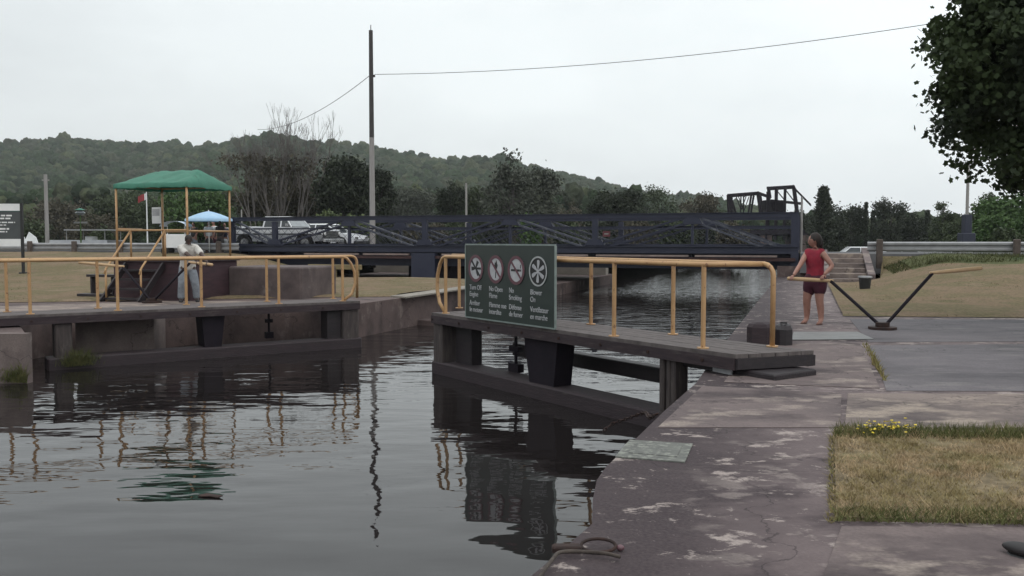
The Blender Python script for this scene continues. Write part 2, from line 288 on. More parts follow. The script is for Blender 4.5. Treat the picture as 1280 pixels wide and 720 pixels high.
# ------------------------------------------------------------------ mesh helpers
class MB:
    def __init__(s): s.v = []; s.f = []; s.mi = []; s.cur = 0
    def add(s, vs, fs):
        o = len(s.v); s.v += [tuple(x) for x in vs]; s.f += [tuple(i + o for i in f) for f in fs]; s.mi += [s.cur] * len(fs); return s
    def hexa(s, p):
        return s.add(p, [(3, 2, 1, 0), (4, 5, 6, 7), (0, 1, 5, 4), (1, 2, 6, 5), (2, 3, 7, 6), (3, 0, 4, 7)])
    def box(s, c, d, rz=0, j=0):
        hx, hy, hz = d[0] / 2, d[1] / 2, d[2] / 2; cs, sn = math.cos(rz), math.sin(rz); p = []
        for z in (-hz, hz):
            for x, y in ((-hx, -hy), (hx, -hy), (hx, hy), (-hx, hy)):
                p.append((c[0] + x * cs - y * sn, c[1] + x * sn + y * cs, c[2] + z))
        return s.hexa(p)
    def bb(s, x0, x1, y0, y1, z0, z1): return s.box(((x0 + x1) / 2, (y0 + y1) / 2, (z0 + z1) / 2), (abs(x1 - x0), abs(y1 - y0), abs(z1 - z0)))
    def bev(s, x0, x1, y0, y1, z0, z1, b=.02):                # box with chamfered top edges and corners
        rings = []
        def ring(i, z):
            a, c_, d, e = x0 + i, x1 - i, y0 + i, y1 - i; k = b
            return [(a + k, d, z), (c_ - k, d, z), (c_, d + k, z), (c_, e - k, z), (c_ - k, e, z), (a + k, e, z), (a, e - k, z), (a, d + k, z)]
        vs = ring(0, z0) + ring(0, z1 - b) + ring(b * .35, z1 - b * .35) + ring(b, z1); fs = [tuple(range(7, -1, -1)), tuple(range(24, 32))]
        for r in range(3):
            for i in range(8): fs.append((r * 8 + i, r * 8 + (i + 1) % 8, r * 8 + 8 + (i + 1) % 8, r * 8 + 8 + i))
        return s.add(vs, fs)
    def tube(s, pts, r, seg=8, closed=False):
        pts = [Vector(p) for p in pts]; n = len(pts); rr = r if isinstance(r, (list, tuple)) else [r] * n
        o = len(s.v); up = None
        for i, p in enumerate(pts):
            if closed: t = (pts[(i + 1) % n] - pts[i - 1])
            else: t = (pts[min(i + 1, n - 1)] - pts[max(i - 1, 0)])
            t.normalize()
            if up is None:
                up = Vector((0, 0, 1)) if abs(t.z) < .9 else Vector((1, 0, 0))
            a = t.cross(up);  a = a.normalized() if a.length > 1e-5 else Vector((1, 0, 0)); c = a.cross(t).normalized(); up = c
            for k in range(seg):
                th = 2 * PI * k / seg; s.v.append(tuple(p + a * (rr[i] * math.cos(th)) + c * (rr[i] * math.sin(th))))
        m = n if closed else n - 1
        for i in range(m):
            j = (i + 1) % n
            for k in range(seg):
                q = (k + 1) % seg; s.f.append((o + i * seg + k, o + i * seg + q, o + j * seg + q, o + j * seg + k)); s.mi.append(s.cur)
        if not closed:
            s.f.append(tuple(o + k for k in range(seg - 1, -1, -1))); s.f.append(tuple(o + (n - 1) * seg + k for k in range(seg))); s.mi += [s.cur] * 2
        return s
    def bar(s, p0, p1, w, h, up=(0, 0, 1)):
        p0, p1 = Vector(p0), Vector(p1); t = (p1 - p0).normalized(); up = Vector(up)
        a = t.cross(up); a = a.normalized() if a.length > 1e-4 else Vector((1, 0, 0)); c = a.cross(t).normalized()
        q = [p + a * (sx * w / 2) + c * (sy * h / 2) for p in (p0, p1) for sx, sy in ((-1, -1), (1, -1), (1, 1), (-1, 1))]
        return s.hexa(q)
    def prism(s, poly, z0, z1):
        a = sum(poly[i][0] * poly[(i + 1) % len(poly)][1] - poly[(i + 1) % len(poly)][0] * poly[i][1] for i in range(len(poly)))
        if a < 0: poly = poly[::-1]
        n = len(poly); vs = [(p[0], p[1], z0) for p in poly] + [(p[0], p[1], z1) for p in poly]
        return s.add(vs, [tuple(range(n - 1, -1, -1)), tuple(range(n, 2 * n))] + [(i, (i + 1) % n, n + (i + 1) % n, n + i) for i in range(n)])
    def yprism(s, poly, y0, y1):                               # outline in x,z extruded along y
        a = sum(poly[i][0] * poly[(i + 1) % len(poly)][1] - poly[(i + 1) % len(poly)][0] * poly[i][1] for i in range(len(poly)))
        if a < 0: poly = poly[::-1]
        n = len(poly); vs = [(p[0], y0, p[1]) for p in poly] + [(p[0], y1, p[1]) for p in poly]
        return s.add(vs, [tuple(range(n)), tuple(range(2 * n - 1, n - 1, -1))] + [(i, n + i, n + (i + 1) % n, (i + 1) % n) for i in range(n)])
    def ydisc(s, cx, cz, r, y0, y1, seg=28, rin=0):
        if not rin: return s.yprism([(cx + r * math.cos(2 * PI * k / seg), cz + r * math.sin(2 * PI * k / seg)) for k in range(seg)], y0, y1)
        vs = []; fs = []
        for k in range(seg):
            c, n_ = math.cos(2 * PI * k / seg), math.sin(2 * PI * k / seg)
            vs += [(cx + rr * c, y, cz + rr * n_) for rr in (rin, r) for y in (y0, y1)]
        for k in range(seg):
            a, b = 4 * k, 4 * ((k + 1) % seg)
            fs += [(a, a + 2, b + 2, b), (a + 3, a + 1, b + 1, b + 3), (a + 2, a + 3, b + 3, b + 2), (a + 1, a, b, b + 1)]
        return s.add(vs, fs)
    def sphere(s, c, r, nu=12, nv=8):
        if not isinstance(r, (tuple, list)): r = (r, r, r)
        vs = [(c[0], c[1], c[2] - r[2])]; fs = []
        for i in range(1, nv):
            t = -PI / 2 + PI * i / nv
            for k in range(nu):
                a = 2 * PI * k / nu; vs.append((c[0] + r[0] * math.cos(t) * math.cos(a), c[1] + r[1] * math.cos(t) * math.sin(a), c[2] + r[2] * math.sin(t)))
        vs.append((c[0], c[1], c[2] + r[2])); top = len(vs) - 1
        for k in range(nu):
            fs.append((0, 1 + (k + 1) % nu, 1 + k)); fs.append((top, top - nu + k, top - nu + (k + 1) % nu))
        for i in range(nv - 2):
            for k in range(nu): a = 1 + i * nu; fs.append((a + k, a + (k + 1) % nu, a + nu + (k + 1) % nu, a + nu + k))
        return s.add(vs, fs)
    def build(s, name, m, parent=None, smooth=False, loc=None, rz=0):
        me = bpy.data.meshes.new(name); me.from_pydata(s.v, [], s.f)
        ms = m if isinstance(m, (list, tuple)) else [m]
        for x in ms: me.materials.append(x)
        if len(ms) > 1: me.polygons.foreach_set('material_index', s.mi)
        if smooth:
            me.polygons.foreach_set('use_smooth', [True] * len(me.polygons))
            if smooth != 'all': me.set_sharp_from_angle(angle=math.radians(40))
        me.update()
        return link(name, me, parent, loc, rz)
def link(name, me, parent=None, loc=None, rz=0):
    o = bpy.data.objects.new(name, me); COL.objects.link(o)
    if parent is not None: o.parent = parent
    if loc is not None: o.location = loc
    if rz: o.rotation_euler = (0, 0, rz)
    return o
def npmesh(name, V, nper, m, smooth=False):                    # V: (k*nper, 3): k separate n-gons
    me = bpy.data.meshes.new(name); nv = len(V); nf = nv // nper
    me.vertices.add(nv); me.vertices.foreach_set('co', V.astype(np.float32).ravel())
    me.loops.add(nv); me.loops.foreach_set('vertex_index', np.arange(nv, dtype=np.int32))
    me.polygons.add(nf); me.polygons.foreach_set('loop_start', np.arange(0, nv, nper, dtype=np.int32))
    me.update(calc_edges=True); me.materials.append(m)
    return me
def tag(o, label=None, cat=None, group=None, kind=None):
    if label: o['label'] = label
    if cat: o['category'] = cat
    if group: o['group'] = group
    if kind: o['kind'] = kind
    return o
def thing(name, label, cat, loc=(0, 0, 0), rz=0, group=None):
    o = bpy.data.objects.new(name, None); o.empty_display_size = .2; COL.objects.link(o)
    o.location = loc; o.rotation_euler = (0, 0, rz); return tag(o, label, cat, group)
def struct(o): o['kind'] = 'structure'; return o
def text(name, body, size, m, parent, loc, sx=1.0, depth=.003, align='LEFT', rot=(PI / 2, 0, 0)):
    cu = bpy.data.curves.new('tmp', 'FONT'); cu.body = body; cu.size = size; cu.extrude = depth; cu.align_x = align; cu.space_line = .95
    t = bpy.data.objects.new('tmp', cu); COL.objects.link(t)
    dg = bpy.context.evaluated_depsgraph_get(); me = bpy.data.meshes.new_from_object(t.evaluated_get(dg))
    bpy.data.objects.remove(t); me.name = name; me.materials.clear(); me.materials.append(m)
    o = link(name, me, parent, loc); o.rotation_euler = rot; o.scale = (sx, 1, 1); return o

# ================================================================== THE SETTING
WZ = -.85
MB().add([(-2500, -60, WZ), (2500, -60, WZ), (2500, 2600, WZ), (-2500, 2600, WZ)], [(0, 1, 2, 3)]).build('water', M['water'])['kind'] = 'structure'

# right quay (the concrete the camera stands on); its edge was surveyed from the photo
E = [onz(u, v).to_2d() for u, v in ((664, 720), (700, 690), (740, 655), (741, 625), (746, 600), (758, 583), (790, 553), (830, 514), (870, 479))]
quay = [nl(-1.25, -8).to_2d()] + [nl(-1.22, 2).to_2d()] + E + [nl(-1.18, 13).to_2d(), nl(-1.18, 43).to_2d(), nl(90, 43).to_2d(), nl(90, -8).to_2d()]
b = MB(); b.prism(quay, -3, 0)
struct(b.build('quay_pavement', M['quay']))
def sheet(name, pix, m, z, t=.004):
    q = MB(); q.prism([onz(u, v).to_2d() for u, v in pix], z - t + .0005, z); return struct(q.build(name, m))
# differently coloured slabs laid side by side, joints left open between them
sheet('pavement_slab', [(1108, 489), (1420, 490), (1340, 430), (1086, 432), (1097, 455)], M['slab_grey'], .006)
sheet('pavement_slab', [(1086, 428), (1336, 427), (1300, 400), (1062, 399)], M['slab_grey'], .006)
sheet('pavement_slab', [(1060, 492), (1415, 494), (1470, 536), (1056, 535)], M['slab_light'], .006)
sheet('pavement_slab', [(878, 483), (1052, 492), (1050, 535), (822, 535)], M['slab_mid'], .006)
sheet('pavement_slab', [(905, 478), (1100, 486), (1075, 430), (940, 428)], M['slab_mid'], .006)
sheet('pavement_slab', [(1052, 659), (1600, 662), (1800, 800), (1000, 800)], M['slab_mid'], .006)

# left quay outline with the gate recess and the stepped old walls
LQ = [(-70, 14.6), (-8.30, 14.95), (-9.9, 17.5), (-9.8, 18.9), (-8.4, 19.2), (-7.45, 20.6), (-6.9, 20.7), (-6.85, 19.55), (-4.5, 21.15), (-4.35, 21.6),
      (-3.95, 21.75)] + [tuple(nl(-10.4, 33.5).to_2d()), tuple(nl(-90, 33.5).to_2d())]
b = MB(); b.prism([Vector(p) for p in [(-14, 14.93), (-8.28, 14.93), (-8.28, 15.1), (-14, 15.1)]], -3, .006); struct(b.build('quay_wall_step', M['wall_lit']))
b = MB(); b.prism([Vector(p) for p in LQ], -3, 0); struct(b.build('quay_pavement', M['wall_old']))
b = MB(); b.prism([Vector(p) for p in [(-8.72, 17.5), (-7.50, 18.34), (-7.75, 19.6), (-9.3, 18.9)]], -3, -.03); struct(b.build('quay_wall_step', M['wall_lit']))
b = MB(); b.prism([nl(-10.4, 33.4).to_2d(), nl(-10.4, 50).to_2d(), nl(-24.5, 50).to_2d(), nl(-24.5, 33.4).to_2d()], -3, -.35); struct(b.build('bridge_pit_ground', M['wall_old']))
# light coping along the far left edge and slab behind the left gate
b = MB(); b.prism([nl(-10.40, 21.95).to_2d(), nl(-10.40, 33.3).to_2d(), nl(-11.0, 33.3).to_2d(), nl(-11.0, 22.2).to_2d()], .0, .045); struct(b.build('kerb', M['kerb']))
b = MB(); b.prism([Vector(p) for p in [(-14, 17.2), (-9.9, 18.6), (-7.9, 20.75), (-4.7, 21.75), (-4.95, 23.1), (-9.2, 22.9), (-12.6, 21.0), (-16, 19)]], 0, .008); struct(b.build('pavement_slab', M['slab_light']))

def left_z(n, l):
    z = .9 * smooth((l - 26) / 13.5) * smooth((-23 - n) / 6)
    if l > 47: z = .95 - 1.2 * smooth((l - 50) / 25)
    return z + .012
def right_z(n, l):
    if l > 47: return .95 - 1.35 * smooth((l - 47) / 14) + .012
    return .92 * smooth((l - 22) / 17) * (smooth((n - 1.4) / 3.6) if l < 39.35 else 1) + .012
def grid(name, ns, lfun, rows, zf, m, wob=.03, kind='structure'):
    vs = []; fs = []; R_ = len(rows)
    for n in ns:
        l0, l1 = lfun(n)
        for r in rows:
            l = l0 + (l1 - l0) * r; p = nl(n, l)
            wz = 0 if r in (0, 1) else wob * ((math.sin(p.x * 1.3 + p.y * .7) + math.sin(p.x * .5 - p.y * 1.1)) * .5 + 1.1)
            vs.append((p.x, p.y, zf(n, l) + wz))
    for i in range(len(ns) - 1):
        for j in range(R_ - 1): a = i * R_ + j; fs.append((a, a + R_, a + R_ + 1, a + 1) if ns[1] > ns[0] else (a, a + 1, a + R_ + 1, a + R_))
    return tag(MB().add(vs, fs).build(name, m, smooth='all'), kind=kind)
lin = lambda a, b_, k: [a + (b_ - a) * i / (k - 1) for i in range(k)]
def lb_left(n): return float(np.interp(n, [-60, -19.1, -12.6, -11.0], [11.5, 17.2, 21.6, 22.4]))
grid('lawn_ground', lin(-60, -11.0, 90), lambda n: (lb_left(n), 33.4 if n > -23.5 else 39.4), lin(0, 1, 40), left_z, M['lawn'])
grid('lawn_ground', [.75 + .45 * i for i in range(110)], lambda n: (19.45 + .22 * min(n, 8), 39.4 if n > 2.75 else 34.5), lin(0, 1, 44), right_z, M['lawn'])
grid('verge_ground', [3.6 + .6 * i for i in range(70)], lambda n: (34.0 + .5 * math.sin(n * 1.7) * .6, 39.3), lin(0, 1, 12), lambda n, l: right_z(n, l) + .05 * smooth((l - 34.4) / 1.5) - .005, M['verge'], .05)
def farz(f):
    return lambda n, l: f(n, l)
grid('far_ground', [-1.2 + 6 * i ** 1.55 for i in range(36)], lambda n: (47, 1500), [(i / 30) ** 3 for i in range(31)], right_z, M['verge'], 0)
grid('far_ground', [-10.4 - 6 * i ** 1.55 for i in range(36)], lambda n: (50, 1500), [(i / 30) ** 3 for i in range(31)], left_z, M['verge'], 0)
# road on both sides of the bridge
for n0, n1 in ((-140, -29.25), (-.25, 120)):
    b = MB(); b.add([nl(n0, 39.3, .2), nl(n1, 39.3, .2), nl(n1, 40.0, 1.02), nl(n1, 46.4, 1.02), nl(n1, 47.6, .2), nl(n0, 47.6, .2), nl(n0, 46.4, 1.02), nl(n0, 40.0, 1.02)],
          [(7, 2, 3, 6)] + [(0, 1, 2, 7), (6, 3, 4, 5), (1, 4, 3, 2), (5, 0, 7, 6)]); struct(b.build('road', M['road']))
for n0, n1 in ((-140, -29.25), (-.25, 120)):
    b = MB(); b.add([nl(n0, 46.3, 1.0), nl(n1, 46.3, 1.0), nl(n1, 47.2, .96), nl(n0, 47.2, .96)], [(0, 1, 2, 3)]); struct(b.build('road_shoulder_ground', M['verge']))
# right dry earth strip under the bank edge (abutment) is built with the bridge

# ------------------------------------------------------------------ hill
CREST = [(-400, 190), (-250, 182), (-100, 179), (0, 181), (60, 185), (130, 179), (200, 181), (250, 182), (300, 177), (380, 181), (450, 186), (500, 191), (560, 199), (620, 206), (660, 212), (700, 219),
         (760, 231), (820, 240), (880, 250), (950, 262), (1010, 280), (1080, 290), (1200, 296), (1500, 297)]
def hill_pt(u, s):
    v = float(np.interp(u, [c[0] for c in CREST], [c[1] for c in CREST])); Yc = 760; Y = 300 + (Yc - 300) * s
    zc = (300 - v) * Yc / 1100 - 9
    g = math.sin(u * .021 + 1.3 * math.sin(s * 4)) * .5 + math.sin(u * .047 + 2 + s * 3) * .3
    z = zc * (.08 + .92 * smooth(s * .85 + .15) ** 1.15) + g * 9 * math.sin(PI * min(1, s)) * min(1, zc / 60)
    if s > 1: z = zc - (s - 1) * 60
    return ((u - 640) / 1100 * Y, Y, z)
us = lin(-400, 1500, 96); ss = lin(0, 1.25, 26); vs = [hill_pt(u, s) for u in us for s in ss]; fs = []
for i in range(95):
    for j in range(25): a = i * 26 + j; fs.append((a, a + 26, a + 27, a + 1))
M['hill'] = mat('hill_floor', (.035, .045, .022), (.05, .055, .03), .02, .95)
struct(MB().add(vs, fs).build('hill', M['hill'], smooth='all'))
# the wood covering the hill: thousands of rounded crowns, one uncountable mass
def ico():
    t = (1 + 5 ** .5) / 2; v = [(-1, t, 0), (1, t, 0), (-1, -t, 0), (1, -t, 0), (0, -1, t), (0, 1, t), (0, -1, -t), (0, 1, -t), (t, 0, -1), (t, 0, 1), (-t, 0, -1), (-t, 0, 1)]
    f = [(0, 11, 5), (0, 5, 1), (0, 1, 7), (0, 7, 10), (0, 10, 11), (1, 5, 9), (5, 11, 4), (11, 10, 2), (10, 7, 6), (7, 1, 8), (3, 9, 4), (3, 4, 2), (3, 2, 6), (3, 6, 8), (3, 8, 9), (4, 9, 5), (2, 4, 11), (6, 2, 10), (8, 6, 7), (9, 8, 1)]
    v = [np.array(x) / np.linalg.norm(x) for x in v]
    for _ in range(2):
        c = {}; nf = []
        def mid(a, b_):
            k = (min(a, b_), max(a, b_))
            if k not in c: m_ = v[a] + v[b_]; v.append(m_ / np.linalg.norm(m_)); c[k] = len(v) - 1
            return c[k]
        for a, b_, d in f: x, y, z = mid(a, b_), mid(b_, d), mid(d, a); nf += [(a, x, z), (b_, y, x), (d, z, y), (x, y, z)]
        f = nf
    return np.array(v), np.array(f)
IV, IF = ico()
def wood(name, pts, rad, m, kind, hfac=1.15, extra=None):
    k = len(pts); nv, nf = len(IV), len(IF)
    P = np.array(pts); R_ = np.array(rad)
    base = np.repeat(IV[None], k, 0) * (1 + RNG.normal(0, .10, (k, nv, 1)))
    base[..., 2] *= hfac * RNG.uniform(.85, 1.3, (k, 1))
    V = base * R_[:, None, None] + P[:, None, :]
    F = IF[None] + (np.arange(k) * nv)[:, None, None]
    me = bpy.data.meshes.new(name); V = V.reshape(-1, 3); F = F.reshape(-1, 3)
    me.vertices.add(len(V)); me.vertices.foreach_set('co', V.astype(np.float32).ravel())
    me.loops.add(F.size); me.loops.foreach_set('vertex_index', F.astype(np.int32).ravel())
    me.polygons.add(len(F)); me.polygons.foreach_set('loop_start', np.arange(0, F.size, 3, dtype=np.int32)); me.update(calc_edges=True)
    at = me.attributes.new('tone', 'FLOAT', 'POINT'); at.data.foreach_set('value', np.repeat(RNG.uniform(0, 1, k), nv).astype(np.float32))
    me.materials.append(m); return tag(link(name, me), kind=kind)
def wood_mat():
    m = bpy.data.materials.new('wooded_crowns'); m.use_nodes = True; nt = m.node_tree; b = nt.nodes['Principled BSDF']; b.inputs['Roughness'].default_value = .9
    b.inputs['Specular IOR Level'].default_value = .1
    a = nt.nodes.new('ShaderNodeAttribute'); a.attribute_name = 'tone'
    r = nt.nodes.new('ShaderNodeValToRGB'); e = r.color_ramp.elements
    e[0].color = (.018, .027, .016, 1); e[1].color = (.062, .074, .038, 1); k = e.new(.5); k.color = (.034, .052, .026, 1); k = e.new(.8); k.color = (.045, .050, .034, 1)
    nt.links.new(a.outputs['Fac'], r.inputs[0])
    tc = nt.nodes.new('ShaderNodeTexCoord'); n = nt.nodes.new('ShaderNodeTexNoise'); n.inputs['Scale'].default_value = .6; n.inputs['Detail'].default_value = 5
    nt.links.new(tc.outputs['Object'], n.inputs['Vector'])
    mr = nt.nodes.new('ShaderNodeMapRange'); mr.inputs['From Min'].default_value = .3; mr.inputs['From Max'].default_value = .7; mr.inputs['To Min'].default_value = .55; mr.inputs['To Max'].default_value = 1.35
    nt.links.new(n.outputs[0], mr.inputs['Value']); vm = nt.nodes.new('ShaderNodeVectorMath'); vm.operation = 'SCALE'
    nt.links.new(r.outputs[0], vm.inputs[0]); nt.links.new(mr.outputs[0], vm.inputs['Scale']); nt.links.new(vm.outputs[0], b.inputs['Base Color'])
    bp = nt.nodes.new('ShaderNodeBump'); bp.inputs['Distance'].default_value = 1.2; nt.links.new(n.outputs[0], bp.inputs['Height']); nt.links.new(bp.outputs[0], b.inputs['Normal'])
    return m
M['wood'] = wood_mat()
pts = []; rad = []
for _ in range(11000):
    s = random.random() ** .75 * 1.03; u = random.uniform(-60, 1060)
    p = hill_pt(u, s); r = random.uniform(1.9, 4.6) * (1.35 if random.random() < .08 else 1)
    pts.append((p[0], p[1], p[2] + r * .55)); rad.append(r)
wood('hillside_forest', pts, rad, M['wood'], 'stuff')

# ------------------------------------------------------------------ foliage generator
def leaves(cl, per, spread, size, shape=4, squash=.8):
    """cl: (k,3) clump centres"""
    k = len(cl); C = np.repeat(cl, per, 0) + RNG.normal(0, 1, (k * per, 3)) * np.array([spread, spread, spread * squash])
    n = len(C); a = RNG.normal(0, 1, (n, 3)); a /= np.linalg.norm(a, axis=1)[:, None]; b_ = RNG.normal(0, 1, (n, 3)); b_ = np.cross(a, b_); b_ /= np.linalg.norm(b_, axis=1)[:, None]
    S = size * RNG.uniform(.6, 1.35, (n, 1)); out = []
    if shape == 4: prof = [(1, 0), (0, .7), (-1, 0), (0, -.7)]
    else: prof = [(1.1, 0), (.62, .35), (.45, .9), (.0, .62), (-.7, .7), (-.7, 0), (-.7, -.7), (.0, -.62), (.45, -.9), (.62, -.35)]
    V = np.stack([C + a * S * x * .5 + b_ * S * y * .5 for x, y in prof], 1)
    return V.reshape(-1, 3), len(prof)
def blobpts(k, blobs, inner=.35):
    w_ = np.array([bl[3] * bl[4] * bl[5] for bl in blobs]) ** .67; w_ /= w_.sum(); idx = RNG.choice(len(blobs), k, p=w_)
    B = np.array(blobs)[idx]; d = RNG.normal(0, 1, (k, 3)); d /= np.linalg.norm(d, axis=1)[:, None]; r = RNG.uniform(inner, 1, (k, 1)) ** .6
    return B[:, :3] + d * r * B[:, 3:]
def limb(b, p0, p1, r0, r1, bend=.15, seg=6, n=5):
    p0, p1 = Vector(p0), Vector(p1); L_ = (p1 - p0).length; off = Vector((random.gauss(0, 1), random.gauss(0, 1), random.gauss(0, .4))) * L_ * bend * .4
    pts = [p0.lerp(p1, t / n) + off * math.sin(PI * t / n) for t in range(n + 1)]
    b.tube(pts, [r0 + (r1 - r0) * t / n for t in range(n + 1)], seg); return pts
GZ = lambda X, Y: (right_z if X * NA[0] + Y * NA[1] > -5 else left_z)(X * NA[0] + Y * NA[1], X * LA[0] + Y * LA[1])
def tree(u, vtop, wpx, Y, style, leaf, label, name='tree', dens=1.0, low=.18, bark='bark', group=None):
    X = (u - 640) / 1100 * Y; g = GZ(X, Y) - .05; H = (300 - vtop) * Y / 1100 + CAMH - g; W = wpx * Y / 1100
    t = thing(name, label, 'shrub' if name == 'shrub' else 'tree', (X, Y, g), random.uniform(0, 6), group); tr = MB(); top = H * .92
    if style == 'round':
        blobs = [(0, 0, H * (.5 + low / 2), W * .42, W * .42, H * (.5 - low / 2) * .92)]
        for _ in range(9):
            a = random.uniform(0, 2 * PI); q = random.uniform(.2, .36); z = random.uniform(low + .15, .86)
            s_ = random.uniform(.14, .24); blobs.append((W * q * math.cos(a), W * q * math.sin(a), H * z, W * s_, W * s_, H * s_ * .55))
        C = blobpts(int(210 * dens), blobs); per, sp, sz = 26, W * .045 + .12, .028 * W + .16
    elif style == 'pine':
        k = int(170 * dens); z = RNG.uniform(.08, 1, k) ** .9; a = RNG.uniform(0, 2 * PI, k); lay = .75 + .25 * np.sin(z * 40)
        r = W * .5 * (1 - z) ** .8 * lay * RNG.uniform(.4, 1, k) ** .5
        C = np.stack([r * np.cos(a), r * np.sin(a), z * H], 1); per, sp, sz = 22, W * .04 + .06, .03 * W + .16
    elif style == 'sparse':
        blobs = [(0, 0, H * .42, W * .45, W * .45, H * .34)]
        for _ in range(10):
            a = random.uniform(0, 2 * PI); q = random.uniform(.05, .3); z = random.uniform(.62, .95); blobs.append((W * q * math.cos(a), W * q * math.sin(a), H * z, W * .09, W * .09, H * .05))
        C = blobpts(int(190 * dens), blobs); per, sp, sz = 20, W * .035 + .1, .024 * W + .14
    elif style == 'bush':
        blobs = [(random.uniform(-.35, .35) * W, random.uniform(-.2, .2) * W, H * random.uniform(.3, .6), W * random.uniform(.15, .28), W * .22, H * random.uniform(.3, .42)) for _ in range(6)]
        C = blobpts(int(150 * dens), blobs, .2); per, sp, sz = 26, W * .03 + .1, .02 * W + .16; top = H * .5
    if style == 'pine': limb(tr, (0, 0, 0), (0, 0, H * .97), H * .018 + .03, .02, 0)
    else:
        limb(tr, (0, 0, 0), (random.gauss(0, .03) * W, 0, top * .72), H * .022 + .05, H * .006 + .02, .12, 7)
        for i in range(9 if style != 'bush' else 5):
            c = C[random.randrange(len(C))]; z0 = min(c[2] * .6, top * .6); limb(tr, (0, 0, z0), c, H * .009 + .02, .012, .25, 5, 4)
        if style == 'sparse':
            hi = C[C[:, 2] > H * .55]
            for c in hi[:26]: limb(tr, (c[0] * .25, c[1] * .25, H * .4), c, H * .005 + .015, .01, .15, 4, 4)
    tr.build('trunk', M[bark], t, smooth='all')
    V, npz = leaves(C, per, sp, sz); V[:, 2] = np.maximum(V[:, 2], .03); link('crown', npmesh('crown', V, npz, M[leaf]), t)
    return t

def bare_tree(u, vtop, wpx, Y, label):
    X = (u - 640) / 1100 * Y; g = GZ(X, Y) - .05; H = (300 - vtop) * Y / 1100 + CAMH - g; W = wpx * Y / 1100
    t = thing('bare_tree', label, 'tree', (X, Y, g)); b = MB(); tips = []
    def grow(p, d, ln, r, depth):
        q = p + d * ln; b.tube([p, p.lerp(q, .5) + Vector((random.gauss(0, .03), random.gauss(0, .03), 0)) * ln, q], [r, r * .85, r * .68], 5 if depth > 1 else 4)
        tips.append(tuple(q))
        if depth == 0: return
        for _ in range(random.choice((2, 3, 3))):
            dd = (d + Vector((random.gauss(0, .24), random.gauss(0, .24), random.gauss(.22, .10)))).normalized(); grow(q, dd, ln * random.uniform(.58, .82), r * .62, depth - 1)
    for i in range(12):
        a = random.uniform(-1, 1); b0 = Vector((a * W * .22, random.uniform(-1, 1) * W * .12, 0))
        d = Vector((a * .22, random.gauss(0, .08), 1)).normalized(); grow(b0, d, H * .31 * random.uniform(.8, 1.1), H * .0078, 5)
    b.build('trunk', M['bark_grey'], t)
    low = np.array([p for p in tips if p[2] < H * .72]); low = low[RNG.choice(len(low), min(130, len(low)), replace=False)]
    V, k = leaves(low, 16, .35, .26); V[:, 2] = np.maximum(V[:, 2], .05); link('crown', npmesh('crown', V, k, M['leaf_brown']), t)

# --- trees beyond the road, left to right
tree(18, 262, 90, 95, 'bush', 'leaf_mid', 'olive green bush behind the charcoal information board', 'shrub')
tree(75, 248, 80, 120, 'round', 'leaf_brown', 'brownish green tree between the grey pole and the information board')
tree(118, 255, 70, 88, 'bush', 'leaf_brown', 'low brownish bush behind the green lamp post', 'shrub')
tree(130, 276, 34, 78, 'bush', 'leaf_mid', 'small round olive bush behind the docked pontoon boat', 'shrub')
tree(160, 240, 80, 110, 'round', 'leaf_mid', 'mid green tree just left of the flagpole')
tree(205, 245, 60, 92, 'round', 'leaf_mid', 'green tree seen under the green canopy, right of the flagpole')
tree(250, 238, 84, 84, 'round', 'leaf_green', 'brighter green tree seen under the canopy above the blue umbrella')
tree(298, 262, 60, 86, 'bush', 'leaf_mid', 'dull green bush left of the bare grey tree', 'shrub')
bare_tree(352, 150, 118, 78, 'leafless grey tree with upright twigs reaching above the ridge, left of the tall pole')
tree(330, 205, 62, 88, 'round', 'leaf_brown', 'brown tree standing behind the bare tree, on its left', dens=1.2)
tree(375, 212, 70, 84, 'round', 'leaf_brown', 'russet brown tree above the white pickup truck', dens=1.2)
tree(432, 193, 84, 80, 'round', 'leaf_dark', 'large dark round tree just left of the tall pole', dens=1.7, low=.3)
tree(474, 202, 44, 84, 'round', 'leaf_dark', 'dark tree crown showing right of the tall pole', dens=1.3, low=.3)
tree(412, 262, 50, 66, 'bush', 'leaf_pale', 'pale green shrub under the large dark round tree', 'shrub')
tree(448, 264, 46, 64, 'bush', 'leaf_pale', 'pale green shrub at the foot of the tall pole, left side', 'shrub')
tree(510, 232, 80, 150, 'round', 'leaf_grey', 'hazy grey green tree between the tall pole and the thin white pole', low=.05)
tree(470, 240, 60, 140, 'bush', 'leaf_grey', 'hazy low trees clump directly behind the tall pole', 'shrub')
tree(565, 221, 38, 95, 'round', 'leaf_dark', 'dark narrow tree just left of the thin white pole', low=.1)
tree(598, 228, 46, 100, 'round', 'leaf_mid', 'green tree just right of the thin white pole', low=.1)
tree(640, 181, 96, 88, 'sparse', 'leaf_grey', 'tall see-through grey green tree whose thin top rises above the ridge', dens=1.6, bark='bark_grey')
tree(668, 205, 64, 92, 'round', 'leaf_grey', 'grey green tree right beside the see-through tree', dens=1.3, low=.06)
tree(662, 262, 40, 62, 'bush', 'leaf_green', 'bright green bush above the middle of the bridge', 'shrub')
tree(710, 241, 70, 120, 'bush', 'leaf_brown', 'low brownish trees right of the see-through tree', 'shrub')
tree(750, 235, 36, 96, 'round', 'leaf_dark', 'dark pointed tree above the third bridge panel', low=.05)
tree(778, 234, 56, 98, 'round', 'leaf_dark', 'dark round tree beside the dark pointed tree', low=.05)
tree(820, 226, 60, 170, 'round', 'leaf_mid', 'hazy green tree on the skyline left of the far truss bridge', low=.05)
tree(872, 238, 50, 120, 'round', 'leaf_brown', 'brown green tree close left of the far truss bridge', low=.05)
tree(900, 262, 34, 150, 'round', 'leaf_mid', 'small hazy tree at the left foot of the far truss bridge', low=.05)
